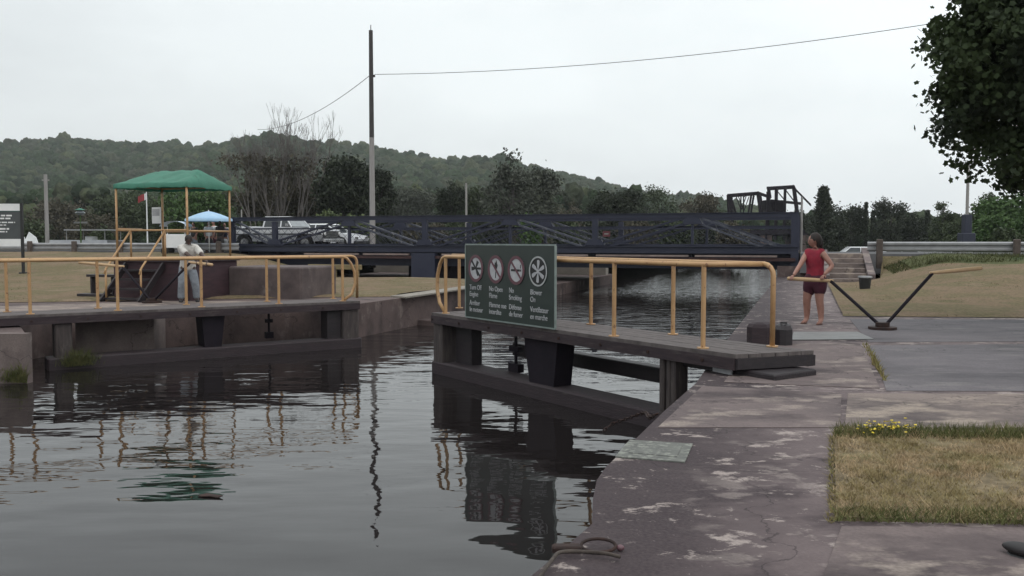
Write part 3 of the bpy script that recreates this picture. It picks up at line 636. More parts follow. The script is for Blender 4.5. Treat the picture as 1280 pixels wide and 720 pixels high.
tree(948, 266, 40, 165, 'round', 'leaf_brown', 'brownish tree seen through the far truss bridge', low=.05)
HG = 'low hedge of scrub along the far side of the road'
HL_ = ['under the russet tree', 'at the foot of the dark round tree', 'just right of the tall pole', 'midway between the tall pole and the thin white pole', 'just left of the thin white pole', 'just right of the thin white pole', 'left of the see-through tree trunk', 'over the middle apex of the bridge', 'above the third bridge panel', 'left of the far truss bridge by two panels', 'left of the far truss bridge by one panel', 'close to the left foot of the far truss bridge', 'in front of the far truss bridge', 'over the white pickup cargo bed']
for i, (u, v, w_) in enumerate([(395, 268, 60), (440, 270, 60), (490, 266, 60), (530, 262, 60), (572, 266, 60), (615, 264, 60), (660, 266, 60), (705, 266, 60), (750, 268, 60), (795, 266, 60), (840, 266, 60), (885, 268, 60), (925, 266, 60), (340, 266, 60)]):
    tree(u, v, w_, 72 + (i % 3) * 4, 'bush', ('leaf_brown', 'leaf_mid', 'leaf_dark')[i % 3], 'low scrubby hedge bush ' + HL_[i], 'shrub', .9, group=HG)
tree(1028, 236, 46, 100, 'pine', 'leaf_dark', 'dark ragged tree directly above the woman in red', dens=1.8)
tree(1040, 250, 44, 105, 'round', 'leaf_dark', 'dark tree behind the woman in red, on her right', low=.03)
tree(1064, 252, 34, 120, 'round', 'leaf_dark', 'dull tree right above the stone steps', low=.03)
tree(1081, 254, 10, 118, 'pine', 'leaf_dark', 'thin spire shaped conifer above the stone steps')
tree(1090, 264, 10, 116, 'pine', 'leaf_dark', 'shorter thin conifer left of the rounded dark clump')
tree(1112, 249, 44, 112, 'round', 'leaf_dark', 'rounded dark tree above the first guardrail post', low=.03)
tree(1134, 260, 30, 114, 'round', 'leaf_dark', 'dark tree sloping down right of the rounded dark tree', low=.03)
tree(1158, 264, 14, 110, 'pine', 'leaf_dark', 'small pointed conifer in the dip of the far tree line')
tree(1150, 272, 34, 118, 'round', 'leaf_dark', 'low dark tree filling the dip of the far tree line', low=.03)
tree(1178, 252, 36, 92, 'sparse', 'leaf_mid', 'thin topped tree left of the lamp pole', dens=1.2)
tree(1192, 262, 50, 80, 'bush', 'leaf_mid', 'mid green bush left of the lamp pole', 'shrub')
tree(1000, 262, 44, 140, 'round', 'leaf_dark', 'dark tree behind the right end of the blue bridge', low=.03)
tree(1226, 240, 50, 72, 'sparse', 'leaf_mid', 'thin topped green tree right of the lamp pole', dens=1.5)
tree(1262, 240, 70, 66, 'round', 'leaf_green', 'full green tree at the right edge below the maple', dens=1.5, low=.02)
tree(1235, 262, 66, 60, 'bush', 'leaf_green', 'bright green bush right of the lamp pole', 'shrub', 1.5)
tree(1310, 232, 90, 62, 'round', 'leaf_green', 'tall green tree cut by the right edge of the photo', dens=1.4, low=.02)
tree(1285, 272, 70, 56, 'bush', 'leaf_mid', 'broad low bush behind the guardrail at the right edge', 'shrub', 1.4)
# far treeline closing the horizon
pts = []; rad = []
for _ in range(3200):
    u = random.uniform(860, 1400); Y = random.uniform(150, 260); r = random.uniform(1.0, 1.9); pts.append(((u - 640) / 1100 * Y, Y, random.uniform(-1, 4.5))); rad.append(r)
for _ in range(4800):
    u = random.uniform(-120, 900); Y = random.uniform(170, 290); r = random.uniform(1.0, 2.0); pts.append(((u - 640) / 1100 * Y, Y, random.uniform(-1, 6 + 5 * (u < 800)))); rad.append(r)
wood('distant_woodland', pts, rad, M['wood'], 'stuff')

# --- the maple at the upper right
def maple():
    X, Y = 11.9, 14.6; t = thing('maple_tree', 'big dark leafed maple hanging into the upper right corner', 'tree', (X, Y, 0)); b = MB()
    limb(b, (0, 0, -.05), (-.1, .1, 3.0), .34, .26, .05, 12)
    blobs = [(-.9, -.2, 6.6, 3.3, 3.4, 2.3), (-2.6, .3, 5.4, 2.0, 2.0, 1.25), (-3.7, -.2, 4.6, 1.35, 1.6, .95), (-2.4, -.8, 3.5, 1.25, 1.3, .55), (-3.4, .6, 6.6, .8, 1.3, .8), (-1.0, .2, 3.1, 1.3, 1.3, .5),
             (-3.2, .2, 8.0, 1.5, 1.6, 1.3), (-.5, 0, 9.0, 2.6, 2.6, 1.5), (1.8, .3, 5.6, 2.4, 2.6, 2.2), (-4.45, .1, 4.1, .5, .8, .3), (-3.9, -.3, 5.6, .5, .9, .4), (-1.9, .4, 2.72, .8, .8, .25), (-3.3, -.2, 3.35, .6, .7, .25), (-4.2, 0, 3.55, .75, .9, .5), (-3.7, .2, 3.0, .7, .9, .4), (-3.2, .1, 2.65, .6, .8, .25), (-4.25, 0, 4.15, .5, .9, .5), (-3.95, 0, 5.2, .6, 1, .6), (-3.75, .1, 6.3, .8, 1, .9), (-3.7, 0, 7.6, .7, 1, .8), (-3.0, .2, 3.9, 1.2, 1.3, .9)]
    C = blobpts(1300, blobs, .2)
    for i in range(26):
        c = C[random.randrange(len(C))]; pts_ = limb(b, (-.1, .1, random.uniform(2.2, 3.6)), c, .10, .018, .2, 7, 6)
        for _ in range(3):
            q = C[random.randrange(len(C))]; m_ = pts_[4]
            if (Vector(q) - m_).length < 2.2: limb(b, m_, q, .03, .008, .2, 5, 4)
    b.build('trunk', M['bark'], t, smooth='all')
    V, k = leaves(C, 90, .165, .100, 10, .75); link('crown', npmesh('crown', V, k, M['leaf_maple']), t)
maple()

# ================================================================== LOCK GATES
def gate(label, P0, g, s, dz, rh, x0, xt, cfg):
    """local x runs from heel to tip, back of the walkway is at s*y"""
    t = thing('lock_gate', label, 'lock gate', (P0[0], P0[1], 0), math.atan2(g[1], g[0]))
    W = 1.08; bx = lambda y: s * y
    b = MB()
    for (a, c) in cfg['deck']:
        pass
    nb = 6
    for i in range(nb):                                       # long planks
        y0, y1 = W * i / nb + .006, W * (i + 1) / nb - .006
        xa, xc = x0 + cfg['skew'] * y0 / W, x0 + cfg['skew'] * y1 / W; zz = dz + random.uniform(-.004, .0)
        P4 = [(xa, bx(y0)), (xt, bx(y0)), (xt, bx(y1)), (xc, bx(y1))]; b.prism(P4, dz - .05, zz)
    b.build('deck', M['deck'], t)
    b = MB(); b.bb(x0 + .01, xt - .01, bx(-.012), bx(.10), dz - .19, dz - .052); b.bb(x0 + cfg['skew'] + .01, xt - .01, bx(W - .1), bx(W + .01), dz - .19, dz - .052)
    for x in np.arange(x0 + .6, xt, .9): b.bb(x, x + .14, bx(.102), bx(W - .102), dz - .17, dz - .054)
    b.build('side_beam', M['timber'], t)
    b = MB(); b.hexa([(x0 + .008, bx(.01), dz - .18), (x0 - .03, bx(.01), dz - .18), (x0 + cfg['skew'] - .03, bx(W - .01), dz - .18), (x0 + cfg['skew'] + .008, bx(W - .01), dz - .18)][::1] +
                      [(x0 + .008, bx(.01), dz - .052), (x0 - .03, bx(.01), dz - .052), (x0 + cfg['skew'] - .03, bx(W - .01), dz - .052), (x0 + cfg['skew'] + .008, bx(W - .01), dz - .052)]); b.build('end_beam', M['timber_dark'], t)
    for x in np.arange(.5, xt, .95):
        q = MB(); q.tube([(x, bx(-.012), dz - .12), (x, bx(-.028), dz - .12)], .022, 8); q.build('bolt', M['iron'], t, smooth=True)
    # bottom beam at the waterline
    b = MB(); b.bev(cfg['bot'][0], xt + .05, min(bx(.02), bx(.5)), max(bx(.02), bx(.5)), -1.5, -.62, .03); b.build('bottom_beam', M['timber_wet'], t)
    for kind, u0, u1, y0, y1, z0, z1 in cfg['posts']:
        fx = lambda u, y: along((P0[0] - g[1] * bx(y), P0[1] + g[0] * bx(y)), g, u)
        yy0, yy1 = sorted((bx(y0), bx(y1)))
        xa, xb = sorted((fx(u0, y0), fx(u1, y0)))
        b = MB()
        if kind == 'trap':
            k = (xb - xa) * .15
            b.hexa([(xa + k, yy0, z0), (xb - k * 1.6, yy0, z0), (xb - k * 1.6, yy1, z0), (xa + k, yy1, z0), (xa, yy0, z1), (xb, yy0, z1), (xb, yy1, z1), (xa, yy1, z1)])
            b.build('paddle_housing', M['steel_dark'], t)
        elif kind == 'beam': b.bev(xa, xb, yy0, yy1, z0, z1, .02); b.build('cross_beam', M['timber_dark'], t)
        elif kind == 'rod':
            b.tube([((xa + xb) / 2, yy0, z0), ((xa + xb) / 2, yy0, z1)], .028, 8); b.bb(xa - .03, xb + .03, yy0 - .06, yy0 + .06, z0, z0 + .14); b.bb(xa - .02, xb + .02, yy0 - .05, yy0 + .05, z0 + .35, z0 + .43); b.build('paddle_rod', M['steel_dark'], t)
        elif kind == 'ribs':
            n = 3; wv = (xb - xa) / n
            for i in range(n): b.bev(xa + i * wv + .01, xa + (i + 1) * wv - .01, yy0, yy1 - .02 * (i % 2), z0, z1, .015)
            b.build('heel_post', M['timber_v'], t)
        else:
            b.bev(xa, xb, yy0, yy1, z0, z1, .02); b.build('post', M['timber_v' if kind == 'post' else 'timber_dark'], t)
    # pipe railings
    def rail(ys, us, end0, end1, ext):
        fx = lambda u: along((P0[0] - g[1] * bx(ys), P0[1] + g[0] * bx(ys)), g, u)
        xs = sorted(fx(u) for u in us); zt = dz + rh; pts_ = []
        r = .15
        def arc(xc, sgn):
            return [(xc + sgn * r * math.sin(a), bx(ys), zt - r + r * math.cos(a)) for a in (0, .4, .8, 1.2, PI / 2)]
        a0 = xs[0]; a1 = xs[-1]
        pts_ = ([(fx_maker(P0, g, s)(967, .96) + .16, bx(.96), zt - .004), (a0 - .02, bx(ys), zt)] if end0 == 'join' else [(a0, bx(ys), dz)] + arc(a0 + r, -1)[::-1] if end0 else [(a0 - ext[0], bx(ys), zt)])
        pts_ += [(x, bx(ys), zt) for x in xs[1:-1]]
        if end1 == 'bow':                                     # bowed end that swings out past the tip
            pts_ += [(a1, bx(ys), zt), (a1 + .10, bx(ys), zt - .03), (a1 + .2, bx(ys), zt - .14), (a1 + .29, bx(ys), zt - .34), (a1 + .31, bx(ys), zt - .6), (a1 + .22, bx(ys), zt - .85), (a1 + .04, bx(ys), dz + .03)]
        elif end1 == 'bend': pts_ += arc(a1 - r, 1) + [(a1, bx(ys), dz)]
        else: pts_ += [(a1 + ext[1], bx(ys), zt)]
        q = MB(); q.tube(pts_, .033, 10); ro = q.build('handrail', M['rail'], t, smooth='all')
        for x in xs[(1 if end0 is True else 0):(None if end1 != 'bend' else -1)]:
            q = MB(); q.tube([(x, bx(ys), dz + .012), (x, bx(ys), zt)], .030, 10); q.tube([(x, bx(ys), dz), (x, bx(ys), dz + .014)], .075, 10); q.build('rail_post', M['rail'], t, smooth=True)
        if end0 is True:
            q = MB(); q.tube([(a0, bx(ys), dz), (a0, bx(ys), dz + .014)], .075, 10); q.build('post_flange', M['rail'], t, smooth=True)
    for r_ in cfg['rails']: rail(*r_)
    return t, fx_maker(P0, g, s)
def fx_maker(P0, g, s):
    return lambda u, y: along((P0[0] - g[1] * s * y, P0[1] + g[0] * s * y), g, u)

GRP = onz(919, 443, .27); GRD = Vector((-.567, .8237)); 
gr, gfx = gate('near lock gate with railed walkway and green sign, hinged at the right quay', (GRP.x, GRP.y), (GRD.x, GRD.y), -1, .27, 1.03, 0, 7.2,
     dict(deck=[], skew=-.28, bot=[.6],
          posts=[('post', 541, 552, .03, .34, -1.4, .08), ('dark', 569, 588, .25, .50, -1.4, .08), ('rod', 640, 650, .5, .5, -.62, .08), ('trap', 655, 697, .08, .42, -.9, .08),
                 ('beam', 640, 826, .98, 1.2, -.46, -.24), ('ribs', 824, 846, .02, .26, -1.4, .08)],
          rails=[(.12, [880, 768, 655, 557], 'join', 'bow', (0, 0)), (.96, [967, 842, 739, 650, 574], True, 'line', (0, .25))]))
b = MB(); b.bev(-.45, 1.35, -.92, -.16, .0, .075, .02); b.build('heel_bearing', M['timber_dark'], gr)
b = MB(); b.box((.30, -.12, .045), (.34, .02, .085), -.15); b.build('name_plate', M['sign_disc'], gr)

GLP = onz(0, 395, .22); GLD = Vector((.825, .565)).normalized()
gl, _ = gate('far lock gate with walkway and yellow railings, folded against the left bank', (GLP.x, GLP.y), (GLD.x, GLD.y), 1, .22, 1.0, -2.6, 7.1,
     dict(deck=[], skew=0, bot=[.75],
          posts=[('post', 428, 448, .03, .4, -1.4, .03), ('dark', 408, 426, .12, .5, -1.4, .03), ('trap', 251, 280, .10, .6, -.9, .03), ('post', 66, 88, .04, .4, -1.4, .03), ('rod', 332, 338, .9, .9, -.6, .03)],
          rails=[(.12, [-60, 36, 146, 251, 348, 428], False, 'bow', (1, 0)), (.96, [-90, 7, 121, 232, 333, 416, 446], False, 'bend', (1, 0))]))

# ------------------------------------------------------------------ the four-symbol sign hung on the near gate's front railing
xr, xl = gfx(695, -.02), gfx(583, -.02)
SL = Vector((GRP.x, GRP.y)) + GRD * xl + Vector((-.8237, -.567)) * .03
SW = xl - xr; SH = 1.24; SZ = .285
sg = thing('warning_sign', 'dark green sign with four round symbols hung on the near gate railing', 'sign', (SL.x, SL.y, SZ), math.atan2(-GRD.y, -GRD.x))
b = MB(); b.bb(.012, SW - .012, -.008, .012, .012, SH - .012); b.build('panel', M['sign_green'], sg)
b = MB(); b.bb(0, SW, -.014, .016, SH - .012, SH + .012); b.bb(0, SW, -.014, .016, -.012, .012); b.bb(-.012, .012, -.014, .016, .012, SH - .012); b.bb(SW - .012, SW + .012, -.014, .016, .012, SH - .012)
b.build('frame', M['sign_edge'], sg)
for x in (.5, SW - .5): MB().bb(x - .02, x + .02, .017, .08, .1, SH - .05).build('bracket', M['galv'], sg)
TX = [('Turn Off\nEngine', 'Arrêter\nle moteur'), ('No Open\nFlame', 'Flamme nue\ninterdite'), ('No\nSmoking', 'Défense\nde fumer'), ('Blower\nOn', 'Ventilateur\nen marche')]
cxs = [SW * .135, SW * .375, SW * .605, SW * .835]; cz = SH - .40; RR = .225
for i, cx in enumerate(cxs):
    if i < 3:
        d = MB(); d.ydisc(cx, cz, RR, -.013, -.009, 36); pd = d.build('symbol_disc', M['sign_disc'], sg)
        q = MB(); q.ydisc(cx, cz, RR + .004, -.021, -.0135, 36, RR - .045); q.build('ring', M['sign_red'], pd)
        q = MB(); q.bar((cx - (RR - .03) * .70, -.017, cz + (RR - .03) * .70), (cx + (RR - .03) * .70, -.017, cz - (RR - .03) * .70), .006, .034); q.build('slash', M['sign_red' if i else 'sign_black'], pd)
        q = MB()
        if i == 0:
            for a in (PI, PI + 2.1, PI - 2.1):
                q.yprism([(cx, cz), (cx + .07 * math.cos(a - .35), cz + .07 * math.sin(a - .35)), (cx + .14 * math.cos(a - .2), cz + .14 * math.sin(a - .2)), (cx + .14 * math.cos(a + .3), cz + .14 * math.sin(a + .3)), (cx + .06 * math.cos(a + .5), cz + .06 * math.sin(a + .5))], -.0155, -.0135)
            q.bb(cx, cx + .16, -.0155, -.0135, cz - .018, cz + .018)
        elif i == 1:
            q.bar((cx - .01, -.0145, cz - .14), (cx + .01, -.0145, cz + .01), .003, .02)
            q.yprism([(cx - .045, cz + .05), (cx - .02, cz + .01), (cx + .03, cz + .01), (cx + .055, cz + .06), (cx + .02, cz + .15), (cx - .005, cz + .10), (cx - .02, cz + .12)], -.0155, -.0135)
        else:
            q.bb(cx - .14, cx + .10, -.0155, -.0135, cz - .017, cz + .017); q.bb(cx + .112, cx + .135, -.0155, -.0135, cz - .017, cz + .017)
            q.bb(cx + .112, cx + .13, -.0155, -.0135, cz + .03, cz + .09)
        q.build('symbol', M['sign_black'], pd)
    else:
        d = MB(); d.ydisc(cx, cz, RR, -.013, -.009, 36); pd = d.build('symbol_disc', M['sign_black'], sg)
        q = MB(); q.ydisc(cx, cz, RR + .004, -.019, -.0135, 36, RR - .02); q.build('ring', M['sign_white'], pd)
        q = MB()
        for k in range(6):
            a = PI / 2 + k * PI / 3
            P = [(0.02, -.006), (.10, -.036), (.158, -.040), (.175, -.01), (.165, .022), (.10, .020), (.03, .010)]
            q.yprism([(cx + x * math.cos(a) - y * math.sin(a), cz + x * math.sin(a) + y * math.cos(a)) for x, y in P], -.017, -.0135)
        q.ydisc(cx, cz, .032, -.019, -.0172, 14); q.build('symbol', M['sign_disc'], pd)
    for j, s_ in enumerate(TX[i]):
        for k, ln in enumerate(s_.split('\n')): text('lettering', ln, .118, M['sign_disc'], sg, (cx - .205, -.011, cz - RR - .135 - j * .262 - k * .112), .88)

# ================================================================== SWING BRIDGE
br = thing('swing_bridge', 'long navy blue steel truss swing bridge spanning the canal', 'bridge', nl(0, 40, 0), CROT)
n0, n1 = -29.2, -.34; ZT, ZB, ZR = 2.78, 1.02, 2.2; lows = [-26.5, -17.9, -9.3, -1.3]; tops = [-22.1, -13.45, -4.85]
def truss(y, nm):
    tr = MB(); tr.bb(n0, n1, y - .12, y + .12, ZT - .18, ZT); tr.bb(n0, n1, y - .17, y + .17, ZT + .001, ZT + .025); tr.build('top_chord', M['blue_steel'], br)
    tr = MB(); tr.bb(n0, n1, y - .12, y + .12, ZB - .02, ZB + .27); tr.bb(n0, n1, y - .2, y + .2, ZB + .272, ZB + .30); tr.build('bottom_chord', M['blue_steel'], br)
    for x in lows[:-1]: MB().bb(x - .13, x + .13, y - .1, y + .1, ZB + .392, ZT - .222).build('vertical_post', M['blue_steel'], br)
    for x in tops: MB().bb(x - .06, x + .06, y - .08, y + .08, ZB + .392, ZT - .222).build('vertical_post', M['blue_steel'], br)
    MB().bb(n1 - .3, n1 + .02, y - .125, y + .125, ZB - .7, ZT + .02).build('end_post', M['blue_steel'], br); MB().bb(n0 - .02, n0 + .2, y - .125, y + .125, ZB + .392, ZT + .02).build('end_post', M['blue_steel'], br)
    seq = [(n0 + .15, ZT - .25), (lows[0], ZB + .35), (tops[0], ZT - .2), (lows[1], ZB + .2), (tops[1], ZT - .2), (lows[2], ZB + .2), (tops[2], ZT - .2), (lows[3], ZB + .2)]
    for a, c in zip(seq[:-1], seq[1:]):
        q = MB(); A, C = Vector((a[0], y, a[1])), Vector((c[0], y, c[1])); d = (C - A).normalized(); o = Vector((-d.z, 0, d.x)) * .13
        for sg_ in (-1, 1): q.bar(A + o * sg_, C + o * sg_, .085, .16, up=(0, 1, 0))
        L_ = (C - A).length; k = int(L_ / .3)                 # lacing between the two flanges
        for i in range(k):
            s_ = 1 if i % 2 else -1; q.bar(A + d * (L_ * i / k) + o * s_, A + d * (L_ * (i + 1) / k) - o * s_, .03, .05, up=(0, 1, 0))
        q.build('diagonal', M['steel_lit' if c[1] < a[1] else 'blue_steel'], br)  # descending diagonals get the painted highlight tone
    for x in lows[:-1] + tops:
        q = MB(); z = ZB + .45 if x in lows else ZT - .35
        q.yprism([(x - .45, z - .12), (x + .45, z - .12), (x + .3, z + .16), (x - .3, z + .16)], y - .14, y + .14); q.build('gusset_plate', M['blue_steel'], br)
    # lattice railing inside the truss
    q = MB(); yi = y + (.22 if y < 3 else -.22); zb, zt = ZB + .34, ZR
    q.bb(n0, n1, yi - .03, yi + .03, zt - .05, zt + .03); q.bb(n0, n1, yi - .03, yi + .03, zb - .04, zb + .03)
    cell = .42; h = zt - zb
    x = n0 - h
    while x < n1:
        for sgn in (1, -1):
            xa, xb_ = x, x + h; za, zb_ = (zb, zt) if sgn > 0 else (zt, zb)
            if xa < n0: f = (n0 - xa) / h; za = za + (zb_ - za) * f; xa = n0
            if xb_ > n1: f = (n1 - xa) / (xb_ - xa); zb_ = za + (zb_ - za) * f; xb_ = n1
            q.bar((xa, yi + .012 * sgn, za), (xb_, yi + .012 * sgn, zb_), .008, .026, up=(0, 1, 0))
        x += cell
    q.build('lattice_railing', M['blue_steel'], br)
truss(0, 'near'); truss(6.0, 'far')
b = MB(); b.bb(n0, n1, .3, 5.7, ZB - .02, ZB + .08); b.build('deck', M['bridge_floor'], br)
for y in (.6, 2.2, 3.8, 5.4):
    b = MB(); b.bb(n0 + .1, n1 - .1, y - .12, y + .12, ZB - .72, ZB - .022); b.build('girder', M['blue_steel'], br)
b = MB()
for x in np.arange(n0 + .6, n1, 2.15): b.bb(x - .07, x + .07, .02, 5.98, ZB - .30, ZB - .061)
b.build('floor_beam', M['steel_dark'], br)
for a, c in ((-24.6, -21.5), (-21.2, -18.7), (-16.9, -14), (-13.6, -9.6), (-9.2, -5), (-4.7, -1.2)): MB().bb(a, c, -.30, -.122, ZB - .17, ZB - .09).build('gap_light_strip', M['gap_light'], br)  # pale strips added to imitate the light line of the gap under the deck
MB().bb(n0 + .1, n1 - .1, -.26, -.06, ZB - .34, ZB - .20).build('walkway_beam', M['bridge_floor'], br)
for y in (-.15, 6.15):                                        # pivot legs
    b = MB(); b.bb(-18.5, -17.25, y - .2, y + .2, -.35, ZB - .062); b.build('pivot_leg', M['blue_steel'], br)
b = MB(); b.tube([(-17.9, 3, -.35), (-17.9, 3, .4)], 2.1, 28); b.build('pivot_drum', M['steel_dark'], br)
# abutment and pit walls
ab = tag(MB().bb(-1.18, .9, 39.6 - 40, 47.2 - 40, -.0, ZB - .55).build('bridge_abutment', M['wall_old'], loc=nl(0, 40, 0), rz=CROT), 'dark concrete abutment under the right end of the blue bridge', 'abutment')
ab = tag(MB().bb(-31, -28.6, -.7, 7.2, -.1, ZB - .58).build('bridge_abutment', M['wall_old'], loc=nl(0, 40, 0), rz=CROT), 'low abutment under the left end of the blue bridge, behind the concrete block', 'abutment')
b = MB(); b.bb(-25, -10.6, 8.2, 8.9, -.35, .62); tag(b.build('retaining_wall', M['kerb'], loc=nl(0, 40, 0), rz=CROT), 'pale retaining wall seen under the deck of the blue bridge', 'wall')
# tan barrier in front of the pit
na, nb_ = n_at(386, 33), n_at(452, 33)
t = thing('wooden_barrier', 'low yellowish timber barrier before the blue bridge, right of the concrete block', 'barrier', nl(na, 33, 0), CROT); Lb = nb_ - na
b = MB(); b.bev(0, Lb, -.08, .08, .36, .56, .02); b.build('beam', M['tan'], t)
for x in (.15, Lb * .5, Lb - .2):
    b = MB(); b.bb(x - .07, x + .07, -.06, .06, 0, .358); b.build('post', M['tan'], t)
# small red sign on the bridge
p = n_at(761, 40.4); q = thing('bridge_plate', 'small red sign fixed to the railing of the blue bridge', 'sign', nl(p, 39.82, 1.75), CROT)
MB().bb(-.17, .17, -.02, .02, 0, .26).build('panel', M['dull_red'], q); MB().bb(-.10, .10, -.026, -.0205, .11, .15).build('stripe', M['sign_edge'], q)

# far railway truss bridge
def far_bridge():
    Y = 118; k = Y / 1100; X = lambda u: (u - 640) * k; Z = lambda v: CAMH + (300 - v) * k
    t = thing('truss_bridge', 'dark steel railway truss bridge standing beyond the blue swing bridge', 'bridge', (X(955), Y, 0)); ox = X(955)
    x = lambda u: X(u) - ox
    for yy, nm in ((0, 'a'), (4, 'b')):
        b = MB(); A = lambda u, v: (x(u) + yy * .35, yy, Z(v))
        for (p, q_, th) in [((909, 244), (912, 300), .5), ((909, 244), (946, 241), .38), ((946, 241), (960, 246), .38), ((960, 246), (958, 235), .3), ((958, 235), (990, 233), .38), ((990, 233), (1000, 300), .5),
                            ((909, 246), (916, 268), .35), ((925, 243), (925, 270), .2), ((938, 243), (934, 270), .32), ((946, 243), (951, 272), .5), ((958, 240), (957, 300), .35), ((968, 236), (968, 300), .3),
                            ((979, 235), (979, 300), .25), ((958, 250), (1000, 254), .3), ((968, 237), (979, 250), .15), ((979, 236), (990, 250), .15), ((918, 243), (925, 262), .14), ((932, 244), (926, 262), .14), ((905, 290), (1004, 290), .8),
                            ((990, 234), (1012, 256), .2)]:
            b.bar(A(*p), A(*q_), th * .7, th * .7, up=(0, 1, 0))
        b.build('truss', M['steel_dark'], t)
    b = MB()
    for u, v in ((909, 244), (925, 243), (946, 241), (958, 235), (968, 235), (979, 234), (990, 233)): b.bar((x(u), 0, Z(v)), (x(u) + 1.75, 5, Z(v)), .25, .3)
    b.build('cross_brace', M['steel_dark'], t)
    b = MB(); b.bb(x(900), x(1010), .3, 4.7, Z(291) - .4, Z(291)); b.build('deck', M['steel_dark'], t)
    for u in (906, 957, 1003):
        b = MB(); b.bb(x(u) - .8, x(u) + .8, 0, 5, -1.5, Z(293) - .1); b.build('pier', M['wall_old'], t)
    b = MB(); b.bb(x(958), x(985), 1.2, 4.2, Z(250) - 2.6, Z(250)); b.build('control_cabin', M['steel_dark'], t)
far_bridge()

# ================================================================== GUARDRAILS
def guardrail(name_label, l, na, nb_, zt, zb, step, first=None):
    t = thing('guardrail', name_label, 'guardrail', nl(na, l, 0), CROT); Lr = nb_ - na
    prof = [(.0, zt), (-.06, zt - .05), (-.06, zt - .12), (.0, zt - .17), (0, zt - .22), (-.06, zt - .27), (-.06, zt - .34), (0, zt - .39)]
    vs = []; fs = []
    for x in (0, Lr):
        for y, z in prof: vs.append((x, y, z))
        for y, z in prof: vs.append((x, y + .012, z))
    n = len(prof)
    for i in range(n - 1): fs.append((i, i + 1, 2 * n + i + 1, 2 * n + i)); fs.append((n + i + 1, n + i, 3 * n + i, 3 * n + i + 1))
    MB().add(vs, fs).build('rail', M['galv'], t)
    x = first or .2
    while x < Lr:
        b = MB(); b.bev(x - .12, x + .12, -.29, -.07, zb, zt + .10, .03); b.build('post', M['wood_post'], t); x += step
    return t
guardrail('grey steel guardrail on brown posts along the road at the right', 38.6, n_at(1083, 38.6), 34, 1.53, .45, 4.9, .45)
guardrail('grey steel guardrail on brown posts along the road at the left', 39.2, -75, n_at(300, 39.2), 1.44, .2, 3.2, .9)

# ================================================================== LEFT BANK
# concrete block and dark planked cabin base with the canopy platform on top
FR = Vector((-8.54, 23.2)); pl = thing('operator_platform', 'dark maroon planked platform under the green canopy, with yellow rails and steps', 'platform', (FR.x, FR.y, 0), CROT)
b = MB(); b.bev(-2.36, .12, -.10, 1.95, 0, 1.02, .02); b.build('base', M['maroon'], pl)
b = MB(); b.bb(-2.42, .18, -.16, 2.0, 1.022, 1.07); b.build('floor', M['timber'], pl)
def pipe(pts_, nm='rail', r=.026, parent=pl, m='rail'): q = MB(); q.tube(pts_, r, 8); return q.build(nm, M[m], parent, smooth='all')
eave = 3.08; PO = [(-2.3, 0), (0, 0), (0, 1.8), (-2.3, 1.8)]
for x, y in PO: pipe([(x, y, 1.07), (x, y, eave)], 'canopy_post', .03)
pipe([(-2.3, .95, 1.9), (-2.3, 0, 1.9)], 'rail'); pipe([(-2.3, 0, 1.86), (0, 0, 1.86)], 'rail'); pipe([(0, 0, 1.84), (0, 1.8, 1.84)], 'rail'); pipe([(-2.3, 1.8, 1.84), (0, 1.8, 1.84)], 'rail')
for x in (-.72, -1.84):
    pipe([(x, 0, 1.07), (x, 0, 1.86)], 'rail_post'); pipe([(x, 0, 1.85), (x, -.9, .88), (x, -.98, .72)], 'stair_rail'); pipe([(x, -.93, .0), (x, -.93, .86)], 'rail_post')
for i in range(4):
    z = .82 - .24 * i; b = MB(); b.bb(-1.86, -.70, -.10 - .22 * (i + 1), -.12 - .22 * i, z - .05, z); b.build('step', M['timber_dark'], pl)
for x in (-1.89, -.67):
    b = MB(); b.bar((x, -.12, .95), (x, -1.05, .0), .05, .16); b.build('stringer', M['timber_dark'], pl)
# canopy of green tarpaulin on pipes (hangs over the platform frame)
cn = thing('canopy', 'green tarpaulin canopy with hipped ends over the platform', 'canopy', (FR.x, FR.y, eave), CROT)
nx, ny = 24, 14; vs = []; fs = []
for i in range(nx + 1):
    for j in range(ny + 1):
        x = -2.34 + 2.40 * i / nx; y = -.05 + 1.9 * j / ny; ty = 1 - abs(y - .9) / .95; tx = min(1, (x + 2.34) / .55, (.06 - x) / .34)
        z = .43 * min(ty, .02 + tx * 1.0) * (.93 + .04 * x / 2.4 + .03) - .025 * abs(math.sin(x * 2.73)) * (1 - ty) * min(1, ty * 6 + .3) - .014 * math.sin(x * 11 + 2 * y) * math.sin(y * 9) - .012 * abs(math.sin(x * 17 + y * 5)) * tx
        vs.append((x, y, z + .03))
for i in range(nx):
    for j in range(ny): a = i * (ny + 1) + j; fs.append((a, a + ny + 1, a + ny + 2, a + 1))
# skirt
def sk(i, j): return i * (ny + 1) + j
edge = [sk(i, 0) for i in range(nx + 1)] + [sk(nx, j) for j in range(1, ny + 1)] + [sk(i, ny) for i in range(nx - 1, -1, -1)] + [sk(0, j) for j in range(ny - 1, 0, -1)]
o = len(vs)
for e in edge: vs.append((vs[e][0], vs[e][1], -.075 - .03 * random.random() ))
for k in range(len(edge)): k2 = (k + 1) % len(edge); fs.append((edge[k2], edge[k], o + k, o + k2))
MB().add(vs, fs).build('tarpaulin', M['canvas'], cn, smooth='all')
q = MB()
for a, c in (((-2.3, 0, 0), (0, 0, 0)), ((0, 0, 0), (0, 1.8, 0)), ((0, 1.8, 0), (-2.3, 1.8, 0)), ((-2.3, 1.8, 0), (-2.3, 0, 0)), ((-1.8, .9, .30), (-.3, .9, .30))): q.tube([a, c], .022, 7)
q.build('frame', M['rail'], cn)
